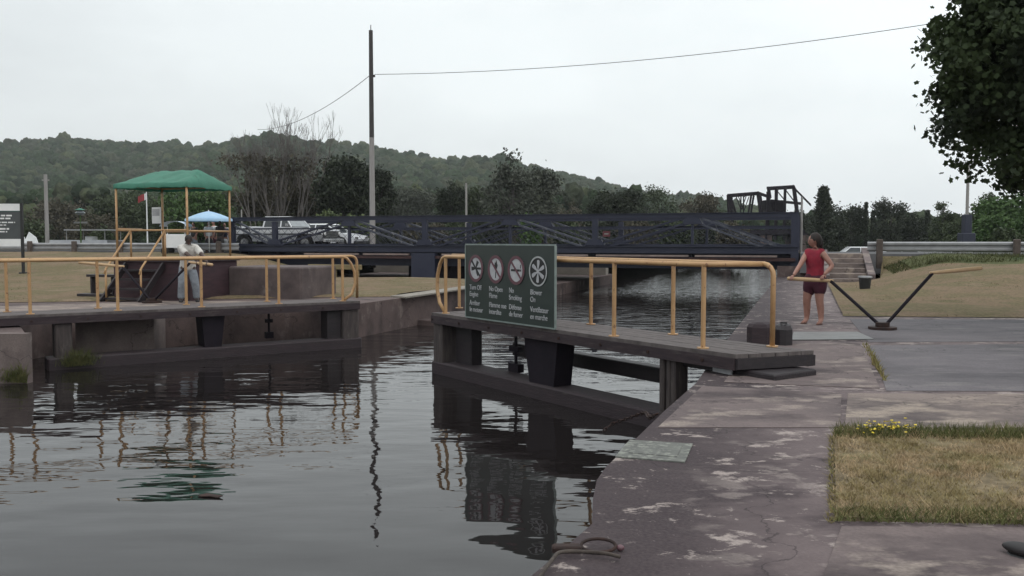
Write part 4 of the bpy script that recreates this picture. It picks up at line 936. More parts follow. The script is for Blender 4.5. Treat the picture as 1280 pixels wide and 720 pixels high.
# notice board on the back post
nb = thing('notice_board', 'small white notice board on the back post of the canopy platform', 'sign', (FR.x, FR.y, 0), CROT)
q = MB(); q.bb(-2.62, -2.31, 1.735, 1.76, 2.08, 2.55); q.build('panel', M['white'], nb)
q = MB(); q.bb(-2.60, -2.35, 1.73, 1.734, 2.3, 2.5); q.build('sheet', M['sign_disc'], nb)
# old concrete block
b = MB(); b.bev(0, 2.35, 0, 1.9, 0, .86, .05); tag(b.build('concrete_block', M['block'], loc=(-7.95, 24.6, .0), rz=CROT), 'long brown concrete block with worn end standing on the left lawn', 'concrete block')
# pale concrete slab piece lying near
st = thing('timber_steps', 'two dark plank steps left of the maroon platform', 'steps', (-11.9, 24.4, 0), CROT)
for z, y in ((.12, 0), (.64, .35)):
    b = MB(); b.bev(-.1, .85, y - .15, y + .15, z - .07, z, .01); b.build('tread', M['timber_dark'], st)
for x in (0, .72):
    b = MB(); b.bb(x, x + .06, .25, .45, 0, .568); b.bb(x, x + .06, -.1, .1, 0, .048); b.build('support', M['timber_dark'], st)

# winches with two bent push arms
def winch(label, base, joints, ends):
    c = base; t = thing('gate_winch', label, 'winch', c)
    q = MB(); q.tube([(0, 0, 0), (0, 0, .05)], .24, 20); q.tube([(0, 0, .05), (0, 0, .13)], .12, 16); q.build('base', M['iron'], t, smooth=True)
    for j, e in zip(joints, ends):
        j = Vector(j) - c; e = Vector(e) - c; j0 = Vector((j.x * .08, j.y * .08, .10))
        q = MB(); q.tube([Vector((0, 0, .10)), j0, j], .030, 9); q.build('arm', M['steel_dark'], t, smooth='all')
        d = (e - j).normalized(); q = MB(); q.tube([j - d * .05, j, j + (e - j) * .5, e - d * .02, e], [.028, .030, .040, .036, .022], 10); q.build('handle', M['tan_handle'], t, smooth='all')
    return t
M['tan_handle'] = mat('handle_wood', (.46, .31, .17), (.38, .25, .14), 6, .6)
RB = onz(1103, 412); LB = onz(190, 379)
winch('steel winch with two bent push arms beside the woman in red', RB, [atY(1038, 351, 16.35), atY(1166, 341, 15.6)], [atY(984, 348, 16.45), atY(1228, 335, 15.4)])
winch('steel winch with two bent push arms held by the man on the left bank', LB, [atY(153, 333, 22.3), atY(238, 328, 22.0)], [atY(98, 328, 22.4), atY(266, 331, 21.75)])

# ================================================================== PEOPLE
KS = 1.24
def skinmesh(chains, sub=2, k_=None):
    k_ = k_ or KS
    """chains: list of polylines [(x,y,z,r) ...]; first vertex of later chains is joined to the nearest existing vertex"""
    vs = []; rs = []; es = []
    def near(p): return min(range(len(vs)), key=lambda i: sum((vs[i][k] - p[k]) ** 2 for k in range(3)))
    for ci, ch in enumerate(chains):
        prev = None
        for i, p in enumerate(ch):
            if ci and i == 0:
                k = near(p)
                if sum((vs[k][a] - p[a]) ** 2 for a in range(3)) < 1e-6: prev = k; continue
                vs.append(p[:3]); rs.append(p[3]); es.append((k, len(vs) - 1)); prev = len(vs) - 1; continue
            vs.append(p[:3]); rs.append(p[3])
            if prev is not None: es.append((prev, len(vs) - 1))
            prev = len(vs) - 1
    me = bpy.data.meshes.new('tmp'); me.from_pydata(vs, es, []); o = bpy.data.objects.new('tmp', me); COL.objects.link(o)
    md = o.modifiers.new('s', 'SKIN'); md.use_smooth_shade = True
    for i, sv in enumerate(me.skin_vertices[0].data):
        r = rs[i]; sv.radius = (r * k_, r * k_) if not isinstance(r, tuple) else (r[0] * k_, r[1] * k_); sv.use_root = (i == 0)
    o.modifiers.new('d', 'SUBSURF').levels = sub
    dg = bpy.context.evaluated_depsgraph_get(); r = bpy.data.meshes.new_from_object(o.evaluated_get(dg)); bpy.data.objects.remove(o)
    n = len(r.vertices); co = np.empty(n * 3, np.float32); r.vertices.foreach_get('co', co); V = [tuple(x) for x in co.reshape(-1, 3).tolist()]; F = [tuple(p.vertices) for p in r.polygons]
    bpy.data.meshes.remove(r); return V, F
def hand(wr, d, curl, palm_n, side, s=1.0):
    """fingers as short chains; d forward along hand, palm_n curl direction"""
    wr, d, pn = Vector(wr), Vector(d).normalized(), Vector(palm_n).normalized(); sd_ = d.cross(pn).normalized() * side; pc = wr + d * .045 * s; out = []
    for i, (o_, ln) in enumerate(((-.030, .058), (-.010, .070), (.010, .066), (.029, .052))):
        b0 = pc + d * .035 * s + sd_ * o_ * s; a = d
        p1 = b0 + (d + pn * .35 * curl).normalized() * ln * .45 * s; p2 = p1 + (d * .35 + pn * curl).normalized() * ln * .35 * s; p3 = p2 + (-d * .5 * curl + pn).normalized() * ln * .3 * s
        out.append([(*pc, .022 * s), (*b0, .0095 * s), (*p1, .0085 * s), (*p2, .008 * s), (*p3, .0065 * s)])
    tb = wr + d * .02 * s - sd_ * .028 * s; out.append([(*pc, .022 * s), (*tb, .011 * s), (*(tb + (d * .5 - sd_ * .8 + pn * .4).normalized() * .032 * s), .0095 * s), (*(tb + (d * .9 - sd_ * .5 + pn * .9).normalized() * .058 * s), .008 * s)])
    return [[(*wr, .020 * s), (*pc, .024 * s)]], out
def head_mesh(b, c, fwd, s=1.0, tilt=0.0):
    """ellipsoid head with jaw, nose, ears, brow; c centre, fwd horizontal dir (x,y)"""
    f = Vector((fwd[0], fwd[1], 0)).normalized(); sd_ = Vector((f.y, -f.x, 0)); up = Vector((0, 0, 1)); f2 = (f * math.cos(tilt) - up * math.sin(tilt)); u2 = (up * math.cos(tilt) + f * math.sin(tilt)); C = Vector(c)
    nu, nv = 28, 20; vs = []; fs = []
    for i in range(nv + 1):
        t = -PI / 2 + PI * i / nv
        for k in range(nu):
            a = 2 * PI * k / nu; x = math.cos(t) * math.sin(a) * .074; y = math.cos(t) * math.cos(a) * .092; z = math.sin(t) * .115
            if z < -.02: q = (-z - .02) / .1; x *= 1 - .38 * q; y = y * (1 - .12 * q) + .012 * q
            if y > .05: 
                nzx = math.exp(-(x / .014) ** 2) * math.exp(-((z + .012) / .022) ** 2); y += .022 * nzx
                y -= .010 * (math.exp(-((abs(x) - .030) / .014) ** 2) * math.exp(-((z - .012) / .012) ** 2))
                y += .006 * math.exp(-(x / .022) ** 2) * math.exp(-((z + .055) / .010) ** 2) + .006 * math.exp(-((z - .032) / .010) ** 2)
            p = C + (sd_ * x + f2 * y + u2 * z) * s; vs.append(tuple(p))
    for i in range(nv):
        for k in range(nu): fs.append((i * nu + k, i * nu + (k + 1) % nu, (i + 1) * nu + (k + 1) % nu, (i + 1) * nu + k))
    b.add(vs, fs)
    for sg_ in (-1, 1):
        b.sphere(C + (sd_ * .075 * sg_ - f2 * .004 + u2 * -.005) * s, (.012 * s, .02 * s, .030 * s), 8, 6)
    return f2, sd_, u2
def face_bits(root, C, ax, s, eyec='sign_black'):
    f2, sd_, u2 = ax; C = Vector(C)
    for sg_ in (-1, 1):
        q = MB(); q.sphere(C + (f2 * .079 + sd_ * .030 * sg_ + u2 * .012) * s, .0085 * s, 8, 6); q.build('eye', M[eyec], root, smooth='all')
    q = MB(); q.sphere(C + (f2 * .0905 + u2 * -.052) * s, (.018 * s, .010 * s, .005 * s), 10, 6); q.build('mouth', M['lip'], root, smooth='all')
M['lip'] = mat('lips', (.25, .07, .07), None, 5, .5)
def cloth(name, chains, m, root, cut=None, sub=2):
    V, F = skinmesh(chains, sub)
    if cut: F = [f for f in F if cut([sum(V[i][k] for i in f) / len(f) for k in range(3)])]
    return MB().add(V, F).build(name, m, root, smooth='all')

def woman():
    FC = onz(1018, 405); ang = math.radians(134); t = thing('person', 'woman in a red sleeveless top and dark shorts pushing the winch arm', 'person', FC, ang)
    Ri = Matrix.Rotation(-ang, 3, 'Z'); loc = lambda w_: Ri @ (Vector(w_) - FC)
    # local: +y forward, +x her right side
    HR, HL = loc(atY(990, 347.3, 16.40)), loc(atY(1028, 346.8, 16.34))     # grips on the handle
    hipR, hipL = (.09, 0, .84, .088), (-.09, .0, .84, .088)
    kR, kL = (.14, .05, .45, .056), (-.11, .03, .45, .056); aR, aL = (.17, -.02, .08, .035), (-.13, -.01, .08, .035)
    tors = [(0, 0, .90, (.115, .095)), (0, .01, 1.06, (.100, .080)), (0, .03, 1.20, (.118, .090)), (0, .035, 1.34, (.105, .075)), (0, .04, 1.42, .05), (0, .05, 1.49, .045), (0, .06, 1.53, .045)]
    shR, shL = (.155, .04, 1.355, .050), (-.155, .04, 1.355, .050)
    hd = Vector((0, .075, 1.585))
    def arm(sh, H, out):
        S = Vector(sh[:3]); Hh = Vector(H); d = Hh - S; m_ = S + d * .5; L1 = .285; hlf = d.length / 2; o = math.sqrt(max(.0004, L1 ** 2 - hlf ** 2)) if hlf < L1 else .02
        e = m_ + Vector(out).normalized() * o; return [(*tors[3][:3], .1), sh, (*(S.lerp(e, .5)), .041), (*e, .034), (*(e.lerp(Hh, .5)), .031), (*Hh, .021)]
    wR = HR + Vector((0, -.055, .045)); wL = HL + Vector((0, -.055, .045))
    aRm, aLm = arm(shR, wR, (.3, -.3, -1)), arm(shL, wL, (-1, -.5, -.25))
    ch = [tors, [tors[0], hipR, (.115, .04, .64, .074), kR, (.155, .0, .30, .052), aR, (.175, .05, .035, .030), (.18, .14, .022, .024)],
          [tors[0], hipL, (-.10, .03, .64, .074), kL, (-.12, .0, .30, .052), aL, (-.135, .06, .035, .030), (-.14, .15, .022, .024)], aRm, aLm]
    V, F = skinmesh(ch); b = MB().add(V, F)
    for wr, Hh, sd_ in ((wR, HR, 1), (wL, HL, -1)):
        base, fg = hand(wr, Vector(Hh) - wr + Vector((0, .02, 0)), 1.0, (0, -.25, -1), sd_, .95); V, F = skinmesh(base + fg, 1, 1.05); b.add(V, F)
    ax_ = head_mesh(b, hd, (.9, .8, 0), 1.1, .22); b.build('body', M['skin_f'], t, smooth='all'); face_bits(t, hd, ax_, 1.1)
    g = lambda c, k, dz=0: [tuple([*p[:3], (tuple(r * k + .010 for r in p[3]) if isinstance(p[3], tuple) else p[3] * k + .010)]) for p in c]
    top = [(0, 0, .83, (.155, .132)), (0, .005, .97, (.135, .112)), (0, .01, 1.08, (.124, .100)), (0, .03, 1.20, (.142, .116)), (0, .035, 1.33, (.135, .100)), (0, .04, 1.43, .075)]
    cloth('top', [top, [top[4], (.155, .04, 1.375, .072), (.185, .04, 1.35, .05)], [top[4], (-.155, .04, 1.375, .072), (-.185, .04, 1.35, .05)]], M['tank'], t)
    sh = [(0, 0, 1.02, (.138, .118)), (0, 0, .90, (.148, .128))]
    cloth('shorts', [sh, [sh[1], (.095, .005, .76, .112), (.112, .035, .52, .092)], [sh[1], (-.095, .005, .76, .112), (-.105, .03, .52, .092)]], M['shorts'], t)
    # hair, gathered at the back
    f2, sd_, u2 = ax_; hb = MB(); nu, nv = 24, 14; vs = []; fs = []
    for i in range(nv + 1):
        tt = -PI / 2 + PI * i / nv
        for k in range(nu):
            a = 2 * PI * k / nu; x, y, z = math.cos(tt) * math.sin(a) * .104, math.cos(tt) * math.cos(a) * .118 - .032, math.sin(tt) * .150 + .004
            if z < -.02: y = min(y, -.02 + 0 * y); x *= .9
            if y > .034: z = max(z, .060); 
            y += .004 * math.sin(a * 9); vs.append(tuple(hd + sd_ * x + f2 * y + u2 * z))
    for i in range(nv):
        for k in range(nu): fs.append((i * nu + k, i * nu + (k + 1) % nu, (i + 1) * nu + (k + 1) % nu, (i + 1) * nu + k))
    hb.add(vs, fs); hb.tube([hd - f2 * .10 + u2 * .03, hd - f2 * .13 - u2 * .03, hd - f2 * .12 - u2 * .13, hd - f2 * .10 - u2 * .20], [.025, .036, .03, .010], 8); hb.build('hair', M['hair'], t, smooth='all')
    for x, y0 in ((.18, .07), (-.14, .08)):
        q = MB(); q.sphere((x, y0, .012), (.045, .125, .016), 14, 6); q.tube([(x - .035, y0 + .03, .02), (x, y0 + .03, .062), (x + .035, y0 + .03, .02)], .010, 6); q.build('sandal', M['shoe_tan'], t, smooth='all')
KS = 1.36
woman()
KS = 1.24

def man():
    FC = onz(236, 378); ang = math.radians(205); t = thing('person', 'man in a white shirt and pale jeans bending over a winch on the left bank', 'person', FC, ang)
    Ri = Matrix.Rotation(-ang, 3, 'Z'); loc = lambda w_: Ri @ (Vector(w_) - FC)
    HA, HB = loc(atY(247, 328.5, 21.92)), loc(atY(259, 330, 21.80))
    s = 1.0
    tors = [(0, -.12, .92, (.14, .11)), (0, -.05, 1.08, (.13, .10)), (0, .08, 1.26, (.155, .11)), (0, .16, 1.40, (.13, .09)), (0, .20, 1.47, .056), (0, .23, 1.53, .052), (0, .25, 1.56, .05)]
    hd = Vector((0, .29, 1.60))
    shR, shL = (.185, .16, 1.40, .058), (-.185, .16, 1.40, .058)
    def arm(sh, H, out):
        S = Vector(sh[:3]); Hh = Vector(H); d = Hh - S; hlf = d.length / 2; L1 = .30; o = math.sqrt(max(.0009, L1 ** 2 - hlf ** 2)) if hlf < L1 else .03
        e = S + d * .5 + Vector(out).normalized() * o; return [(*tors[3][:3], .1), sh, (*(S.lerp(e, .5)), .050), (*e, .042), (*(e.lerp(Hh, .5)), .036), (*Hh, .026)]
    hands = sorted([HA, HB], key=lambda p: -p.x); wr = [h_ + Vector((0, -.06, .05)) for h_ in hands]
    A1, A2 = arm(shR, wr[0], (1, -.3, -.5)), arm(shL, wr[1], (-1, -.3, -.4))
    legs = [[tors[0], (.10, -.12, .86, .10), (.13, -.04, .66, .082), (.15, .02, .47, .062), (.17, -.04, .28, .056), (.18, -.08, .09, .042), (.19, -.01, .05, .036), (.20, .09, .035, .03)],
            [tors[0], (-.10, -.12, .86, .10), (-.13, -.05, .66, .082), (-.17, .0, .47, .062), (-.19, -.05, .28, .056), (-.20, -.08, .09, .042), (-.21, -.01, .05, .036), (-.22, .09, .035, .03)]]
    V, F = skinmesh([tors] + legs + [A1, A2]); b = MB().add(V, F)
    for w_, h_, sd_ in ((wr[0], hands[0], 1), (wr[1], hands[1], -1)):
        base, fg = hand(w_, Vector(h_) - w_ + Vector((0, .02, 0)), 1.0, (0, -.25, -1), sd_, 1.08); V, F = skinmesh(base + fg, 1, 1.05); b.add(V, F)
    ax_ = head_mesh(b, hd, (.0, 1, 0), 1.06, .55); b.build('body', M['skin_m'], t, smooth='all'); face_bits(t, hd, ax_, 1.06)
    st_ = [(0, -.13, .80, (.18, .15)), (0, -.11, .96, (.175, .145)), (0, -.04, 1.09, (.155, .125)), (0, .08, 1.26, (.178, .132)), (0, .15, 1.39, (.148, .105)), (0, .19, 1.46, .072)]
    cloth('shirt', [st_] + [[st_[4], (sg_ * .185, .16, 1.40, .080), (*(Vector((sg_ * .185, .16, 1.40)).lerp(Vector(A_[3][:3]), .85)), .068)] for sg_, A_ in ((1, A1), (-1, A2))], M['shirt'], t)
    js = [(0, -.12, 1.02, (.158, .13)), (0, -.13, .86, (.162, .135))]
    cloth('jeans', [js] + [[js[1], (x * .10, -.12, .82, .118), (x * .13, -.045, .66, .102), (x * kx, .01, .47, .086), (x * (kx + .02), -.05, .28, .078), (x * (kx + .03), -.075, .075, .075)] for x, kx in ((1, .15), (-1, .17))], M['jeans'], t)
    f2, sd_, u2 = ax_; q = MB(); q.sphere(hd - f2 * .018 + u2 * .034, (.090, .104, .098), 18, 12); q.build('hair', M['hair'], t, smooth='all')
    for x in (.19, -.21):
        q = MB(); q.sphere((x, .02, .035), (.052, .145, .045), 14, 8); q.build('shoe', M['shoe'], t, smooth='all')
man()

def bystander(u, Y, z, label, shirt, trouser, skin='skin_f', h=1.0, ang=0, hat=None, sit=False):
    X = (u - 640) / 1100 * Y; t = thing('person', label, 'person', (X, Y, z), ang, 'bystanders around the blue umbrella')
    T = [(0, 0, .92, (.13, .10)), (0, 0, 1.1, (.12, .09)), (0, 0, 1.3, (.14, .09)), (0, 0, 1.42, (.11, .08)), (0, 0, 1.5, .05), (0, 0, 1.55, .05)]
    lg = [[T[0], (x * .1, 0, .86, .09), (x * .12, .01, .47, .06), (x * .13, 0, .09, .04), (x * .13, .1, .04, .03)] for x in (1, -1)]
    am = [[T[3], (x * .18, 0, 1.4, .055), (x * .23, .02, 1.14, .042), (x * .2, .16, .95, .03), (x * .19, .22, .92, .026)] for x in (1, -1)]
    V, F = skinmesh([T] + lg + am, 1); b = MB().add(V, F); ax_ = head_mesh(b, (0, .02, 1.64), (0, 1, 0), 1.02); b.build('body', M[skin], t, smooth='all')
    st_ = [(0, 0, .88, (.155, .13)), (0, 0, 1.1, (.145, .115)), (0, 0, 1.3, (.16, .12)), (0, 0, 1.41, (.13, .1))]
    cloth('shirt', [st_] + [[st_[3], (x * .18, 0, 1.4, .075), (x * .215, .01, 1.2, .06)] for x in (1, -1)], M[shirt], t, sub=1)
    js = [(0, 0, .93, (.14, .12)), (0, 0, .86, (.145, .12))]; cloth('trousers', [js] + [[js[1], (x * .1, 0, .82, .11), (x * .12, .01, .47, .085), (x * .13, 0, .1, .07)] for x in (1, -1)], M[trouser], t, sub=1)
    q = MB(); q.sphere((0, 0, 1.675), (.086, .098, .09), 12, 8); q.build('hair', M[hat or 'hair'], t, smooth='all'); t.scale = (h, h, h)
RZ = 1.03
bystander(243, 47.2, .85, 'dark clothed bystander directly behind the man in the white shirt', 'shoe', 'jeans', h=.96, ang=2.8)
bystander(262, 47.6, .85, 'bystander in a white shirt under the blue umbrella', 'white', 'shoe', ang=3.4)
bystander(268, 48.2, .85, 'taller bystander in white behind the one in the white shirt', 'white', 'shorts', h=1.03, ang=2.5)
bystander(276, 47.0, .85, 'bystander in a dark top under the right side of the blue umbrella', 'shoe', 'shoe', skin='skin_m', ang=3.0)
bystander(281, 47.8, .85, 'bystander in navy at the right edge of the blue umbrella', 'blue_steel', 'white', h=.95, ang=3.8)

# umbrellas
def umbrella(u, Y, ztop, R_, zg, m, label, hgt=.42):
    X = (u - 640) / 1100 * Y; t = thing('umbrella', label, 'umbrella', (X, Y, zg)); H = ztop - zg; vs = [(0, 0, H)]; fs = []; seg = 32; rings = 6
    for r in range(1, rings + 1):
        f = r / rings
        for k in range(seg):
            a = 2 * PI * k / seg; sc_ = .04 * abs(math.sin(a * 4)) * f; vs.append((R_ * f * (1 - sc_) * math.cos(a), R_ * f * (1 - sc_) * math.sin(a), H - hgt * (f ** 1.15) + .10 * f * (1 - f)))
    for k in range(seg):
        fs.append((0, 1 + k, 1 + (k + 1) % seg))
        for r in range(rings - 1): a = 1 + r * seg; fs.append((a + k, a + seg + k, a + seg + (k + 1) % seg, a + (k + 1) % seg))
    o = len(vs); e = 1 + (rings - 1) * seg
    for k in range(seg): v_ = vs[e + k]; vs.append((v_[0], v_[1], v_[2] - .12))
    for k in range(seg): fs.append((e + k, o + k, o + (k + 1) % seg, e + (k + 1) % seg))
    MB().add(vs, fs).build('cover', m, t, smooth='all'); q = MB(); q.tube([(0, 0, 0), (0, 0, H + .06)], .025, 8); q.build('pole', M['white'], t, smooth='all')
    q = MB(); q.tube([(0, 0, 0), (0, 0, .08)], .25, 16); q.build('foot', M['black'], t, smooth=True)
umbrella(262, 46.5, 3.12, 1.24, RZ - .15, M['umbrella'], 'sky blue market umbrella behind the green canopy')
# pale kiosk/cooler canopy beside it
kz = .85; kx = (221 - 640) / 1100 * 46; t = thing('vendor_cart', 'white vendor cart with a pale blue rounded awning left of the blue umbrella', 'cart', (kx, 46, kz))
b = MB(); b.bev(-.62, .62, -.4, .4, .35, 1.05, .03); b.build('body', M['white'], t)
vs = []; fs = []
for i in range(9):
    a = PI * i / 8; vs += [(-.68 * math.cos(a) * (1), -.5, 1.45 + .28 * math.sin(a)), (-.68 * math.cos(a), .5, 1.45 + .28 * math.sin(a))]
for i in range(8): fs.append((2 * i, 2 * i + 1, 2 * i + 3, 2 * i + 2))
MB().add(vs, fs).build('awning', M['umbrella_white'], t, smooth='all')
for x in (-.6, .6):
    for y in (-.38, .38): q = MB(); q.tube([(x, y, 1.05), (x, y, 1.5)], .02, 6); q.build('post', M['white'], t)
for x in (-.45, .45):
    for y in (-.42, .42): q = MB(); q.tube([(x, y - .03, .19), (x, y + .03, .19)], .19, 16); q.build('wheel', M['tyre'], t, smooth=True)

# ================================================================== VEHICLES
def wheel(parent, x, y, r, w_, m='chrome'):
    s_ = 1 if y > 0 else -1; q = MB(); q.tube([(x, y - w_ / 2 * s_, r), (x, y + w_ / 2 * s_, r)], r, 24)
    o_ = q.build('wheel', M['tyre'], parent, smooth=True); k = MB(); k.tube([(x, y + w_ / 2 * s_ - .01 * s_, r), (x, y + (w_ / 2 + .012) * s_, r)], r * .58, 18); k.build('rim', M[m], o_, smooth=True)
def arch(cx, r, z0, n=8): return [(cx + r * math.cos(PI * i / n), z0 + r * math.sin(PI * i / n)) for i in range(n + 1)]
def pickup(pos, rz, label):
    t = thing('pickup_truck', label, 'pickup truck', pos, rz)   # local +x is the front
    W = .98; zr = .42
    low = [(-2.65, .45)] + [(x, z) for x, z in arch(-1.55, .45, zr)][::-1] + [(x, z) for x, z in arch(1.75, .45, zr)][::-1] + [(2.6, .45), (2.66, .78), (-2.7, .80)]
    b = MB(); b.yprism(low, -W, W); b.build('body', M['silver'], t)
    b = MB()
    b.yprism([(-.55, .802), (2.66, .782), (2.62, 1.06), (1.1, 1.16), (.95, 1.20), (-.55, 1.20)], -W + .01, W - .01)                 # cab lower + bonnet
    b.build('bonnet', M['white_gloss'], t)
    b = MB(); b.bb(-2.7, -.58, -W + .01, -W + .09, .802, 1.18); b.bb(-2.7, -.58, W - .09, W - .01, .802, 1.18); b.bb(-2.7, -2.62, -W + .09, W - .09, .802, 1.16); b.bb(-.66, -.58, -W + .09, W - .09, .802, 1.18); b.bb(-2.62, -.66, -W + .09, W - .09, .802, .84); b.build('cargo_bed', M['white_gloss'], t)
    b = MB(); b.bb(-2.66, 2.64, -W - .006, -W + .009, .775, .822); b.bb(-2.66, 2.64, W - .009, W + .006, .775, .822); b.build('trim_stripe', M['black'], t)
    # greenhouse
    def gh(x0, x1, x2, x3, y0, y1, z0, z1): return [(x0, -y0, z0), (x3, -y0, z0), (x3, y0, z0), (x0, y0, z0), (x1, -y1, z1), (x2, -y1, z1), (x2, y1, z1), (x1, y1, z1)]
    b = MB(); b.hexa(gh(-.50, -.44, .66, 1.00, W - .06, W - .19, 1.202, 1.68)); b.build('window', M['glass'], t)
    b = MB(); b.hexa(gh(-.52, -.50, .74, .78, W - .16, W - .22, 1.682, 1.76)); b.hexa(gh(-.56, -.48, .80, .82, W - .14, W - .13, 1.67, 1.70)); b.build('roof', M['white_gloss'], t)
    for s_ in (-1, 1):
        y0, y1 = s_ * (W - .055), s_ * (W - .185)
        for xa, xb in ((-.52, -.46), (.44, .44), (1.02, .68)): MB().bar((xa, y0, 1.2), (xb, y1, 1.69), .06, .05).build('pillar', M['white_gloss'], t)
    b = MB(); b.hexa([(1.035, -W + .14, 1.215), (1.045, -W + .14, 1.215), (1.045, W - .14, 1.215), (1.035, W - .14, 1.215), (.70, -W + .26, 1.66), (.71, -W + .26, 1.66), (.71, W - .26, 1.66), (.70, W - .26, 1.66)]); b.build('windscreen', M['glass_bright'], t)
    b = MB(); b.bb(2.662, 2.70, -W + .12, W - .12, .62, .98); b.build('grille', M['black'], t)
    for z in (.68, .76, .84, .92):
        b = MB(); b.bb(2.702, 2.715, -W + .32, W - .32, z - .012, z + .012); b.build('grille_bar', M['chrome'], t)
    for y in (-W + .22, W - .22):
        q = MB(); q.tube([(2.69, y, .84), (2.735, y, .84)], .10, 16); q.build('headlight', M['white'], t, smooth=True)
    b = MB(); b.bev(2.72, 2.86, -W - .02, W + .02, .40, .56, .03); b.build('bumper', M['chrome'], t); b = MB(); b.bev(-2.82, -2.71, -W, W, .42, .56, .02); b.build('bumper', M['chrome'], t)
    for y in (-W - .10, W + .10): q = MB(); q.bb(.82, .90, y - .09, y + .09, 1.25, 1.38); q.build('mirror', M['chrome'], t)
    for x in (-1.55, 1.75):
        for y in (-W + .13, W - .13): wheel(t, x, y, .37, .24)
    q = MB(); q.bb(-2.3, -1.3, -.5, .4, .842, 1.24); q.build('cargo_box', M['white'], t)
    return t
DZ = ZB + .083
pk = pickup(nl(n_at(354, 41.9), 41.9, DZ), CROT, 'old white and silver pickup truck driving across the blue bridge'); pk.scale = (1.14, 1, 1)

def car(pos, rz, label, paint='white_gloss'):
    t = thing('car', label, 'car', pos, rz); W = .86
    prof = [(-2.15, .35)] + arch(-1.35, .36, .32)[::-1] + arch(1.35, .36, .32)[::-1] + [(2.1, .32), (2.18, .55), (2.1, .74), (1.1, .90), (-1.8, .93), (-2.18, .80)]
    MB().yprism(prof, -W, W).build('body', M[paint], t)
    gh = lambda x0, x1, x2, x3, y0, y1, z0, z1: [(x0, -y0, z0), (x3, -y0, z0), (x3, y0, z0), (x0, y0, z0), (x1, -y1, z1), (x2, -y1, z1), (x2, y1, z1), (x1, y1, z1)]
    MB().hexa(gh(-1.75, -1.15, .35, 1.05, W - .04, W - .2, .905, 1.36)).build('window', M['glass'], t)
    MB().hexa(gh(-1.2, -1.1, .30, .40, W - .18, W - .24, 1.362, 1.42)).build('roof', M[paint], t)
    for s_ in (-1, 1):
        for xa, xb in ((-1.74, -1.16), (-.35, -.35), (1.04, .36)): MB().bar((xa, s_ * (W - .035), .91), (xb, s_ * (W - .195), 1.37), .05, .05).build('pillar', M[paint], t)
    for y in (-.6, .6):
        b = MB(); b.bb(2.12, 2.19, y - .16, y + .16, .56, .68); b.build('headlight', M['chrome'], t)
    b = MB(); b.bev(2.15, 2.25, -W, W, .28, .44, .02); b.build('bumper', M['black'], t)
    for x in (-1.35, 1.35):
        for y in (-W + .11, W - .11): wheel(t, x, y, .31, .2)
    return t
car(nl(n_at(453, 44.6) - 2.2, 44.6, DZ), CROT, 'white car behind the pickup truck on the blue bridge')
def carat(u, Y, rz, label, paint='white_gloss'):
    X = (u - 640) / 1100 * Y; z = GZ(X, Y); car((X, Y, z), rz, label, paint)
carat(1078, 74, CROT + .2, 'white parked car showing over the stone steps')
carat(1172, 80, CROT, 'white parked car seen under the right guardrail')
carat(1130, 78, CROT + .1, 'silver parked car beyond the first right guardrail post', 'silver')
# pontoon boat by the left guardrail
t = thing('pontoon_boat', 'grey pontoon boat with a flat canopy frame behind the left guardrail', 'boat', ((115 - 640) / 1100 * 62, 62, .35), -.1)
for y in (-.9, .9): q = MB(); q.tube([(-2.6, y, .3), (1.9, y, .3), (2.6, y, .5)], [.3, .3, .08], 14); q.build('pontoon', M['galv'], t, smooth='all')
b = MB(); b.bev(-2.5, 2.0, -1.15, 1.15, .6, .72, .02); b.build('deck', M['galv'], t)
b = MB(); b.bb(-2.4, 1.8, -1.12, -1.06, .76, 1.25); b.bb(-2.4, 1.8, 1.06, 1.12, .76, 1.25); b.build('side_panel', M['silver'], t)
b = MB()
for x in (-1.2, 1.6):
    for y in (-1.0, 1.0): b.tube([(x, y, .72), (x, y, 1.9)], .025, 6)
b.build('canopy_frame', M['galv'], t); b = MB(); b.bev(-1.35, 1.75, -1.1, 1.1, 1.9, 1.98, .02); b.build('canopy', M['galv'], t)
b = MB(); b.bev(-.3, .3, -.3, .3, .722, 1.5, .03); b.build('console', M['white'], t)
# white covered boat/hull behind the information board
t = thing('sailboat', 'white sail or boat cover standing right of the information board', 'boat', ((38 - 640) / 1100 * 66, 66, .3)); 
b = MB(); b.hexa([(-.7, -.4, .2), (.6, -.4, .2), (.7, .4, .2), (-.7, .4, .2), (-.9, -.5, .8), (.8, -.5, .8), (.9, .5, .8), (-.9, .5, .8)]); b.build('hull', M['white'], t)
b = MB(); b.add([(-.75, 0, .85), (.7, 0, .85), (.45, .05, 1.5), (-.1, .1, 1.9), (-.35, .05, 1.35), (-.6, .05, 1.75), (-.75, -.02, .85)] + [(-.75, .06, .85), (.7, .06, .85), (.45, .11, 1.5), (-.1, .16, 1.9), (-.35, .11, 1.35), (-.6, .11, 1.75), (-.75, .04, .85)],
      [(0, 1, 2, 3, 4, 5), (12, 11, 10, 9, 8, 7)] + [(i, i + 7, i + 8, i + 1) for i in range(5)]); b.build('cover', M['white'], t)

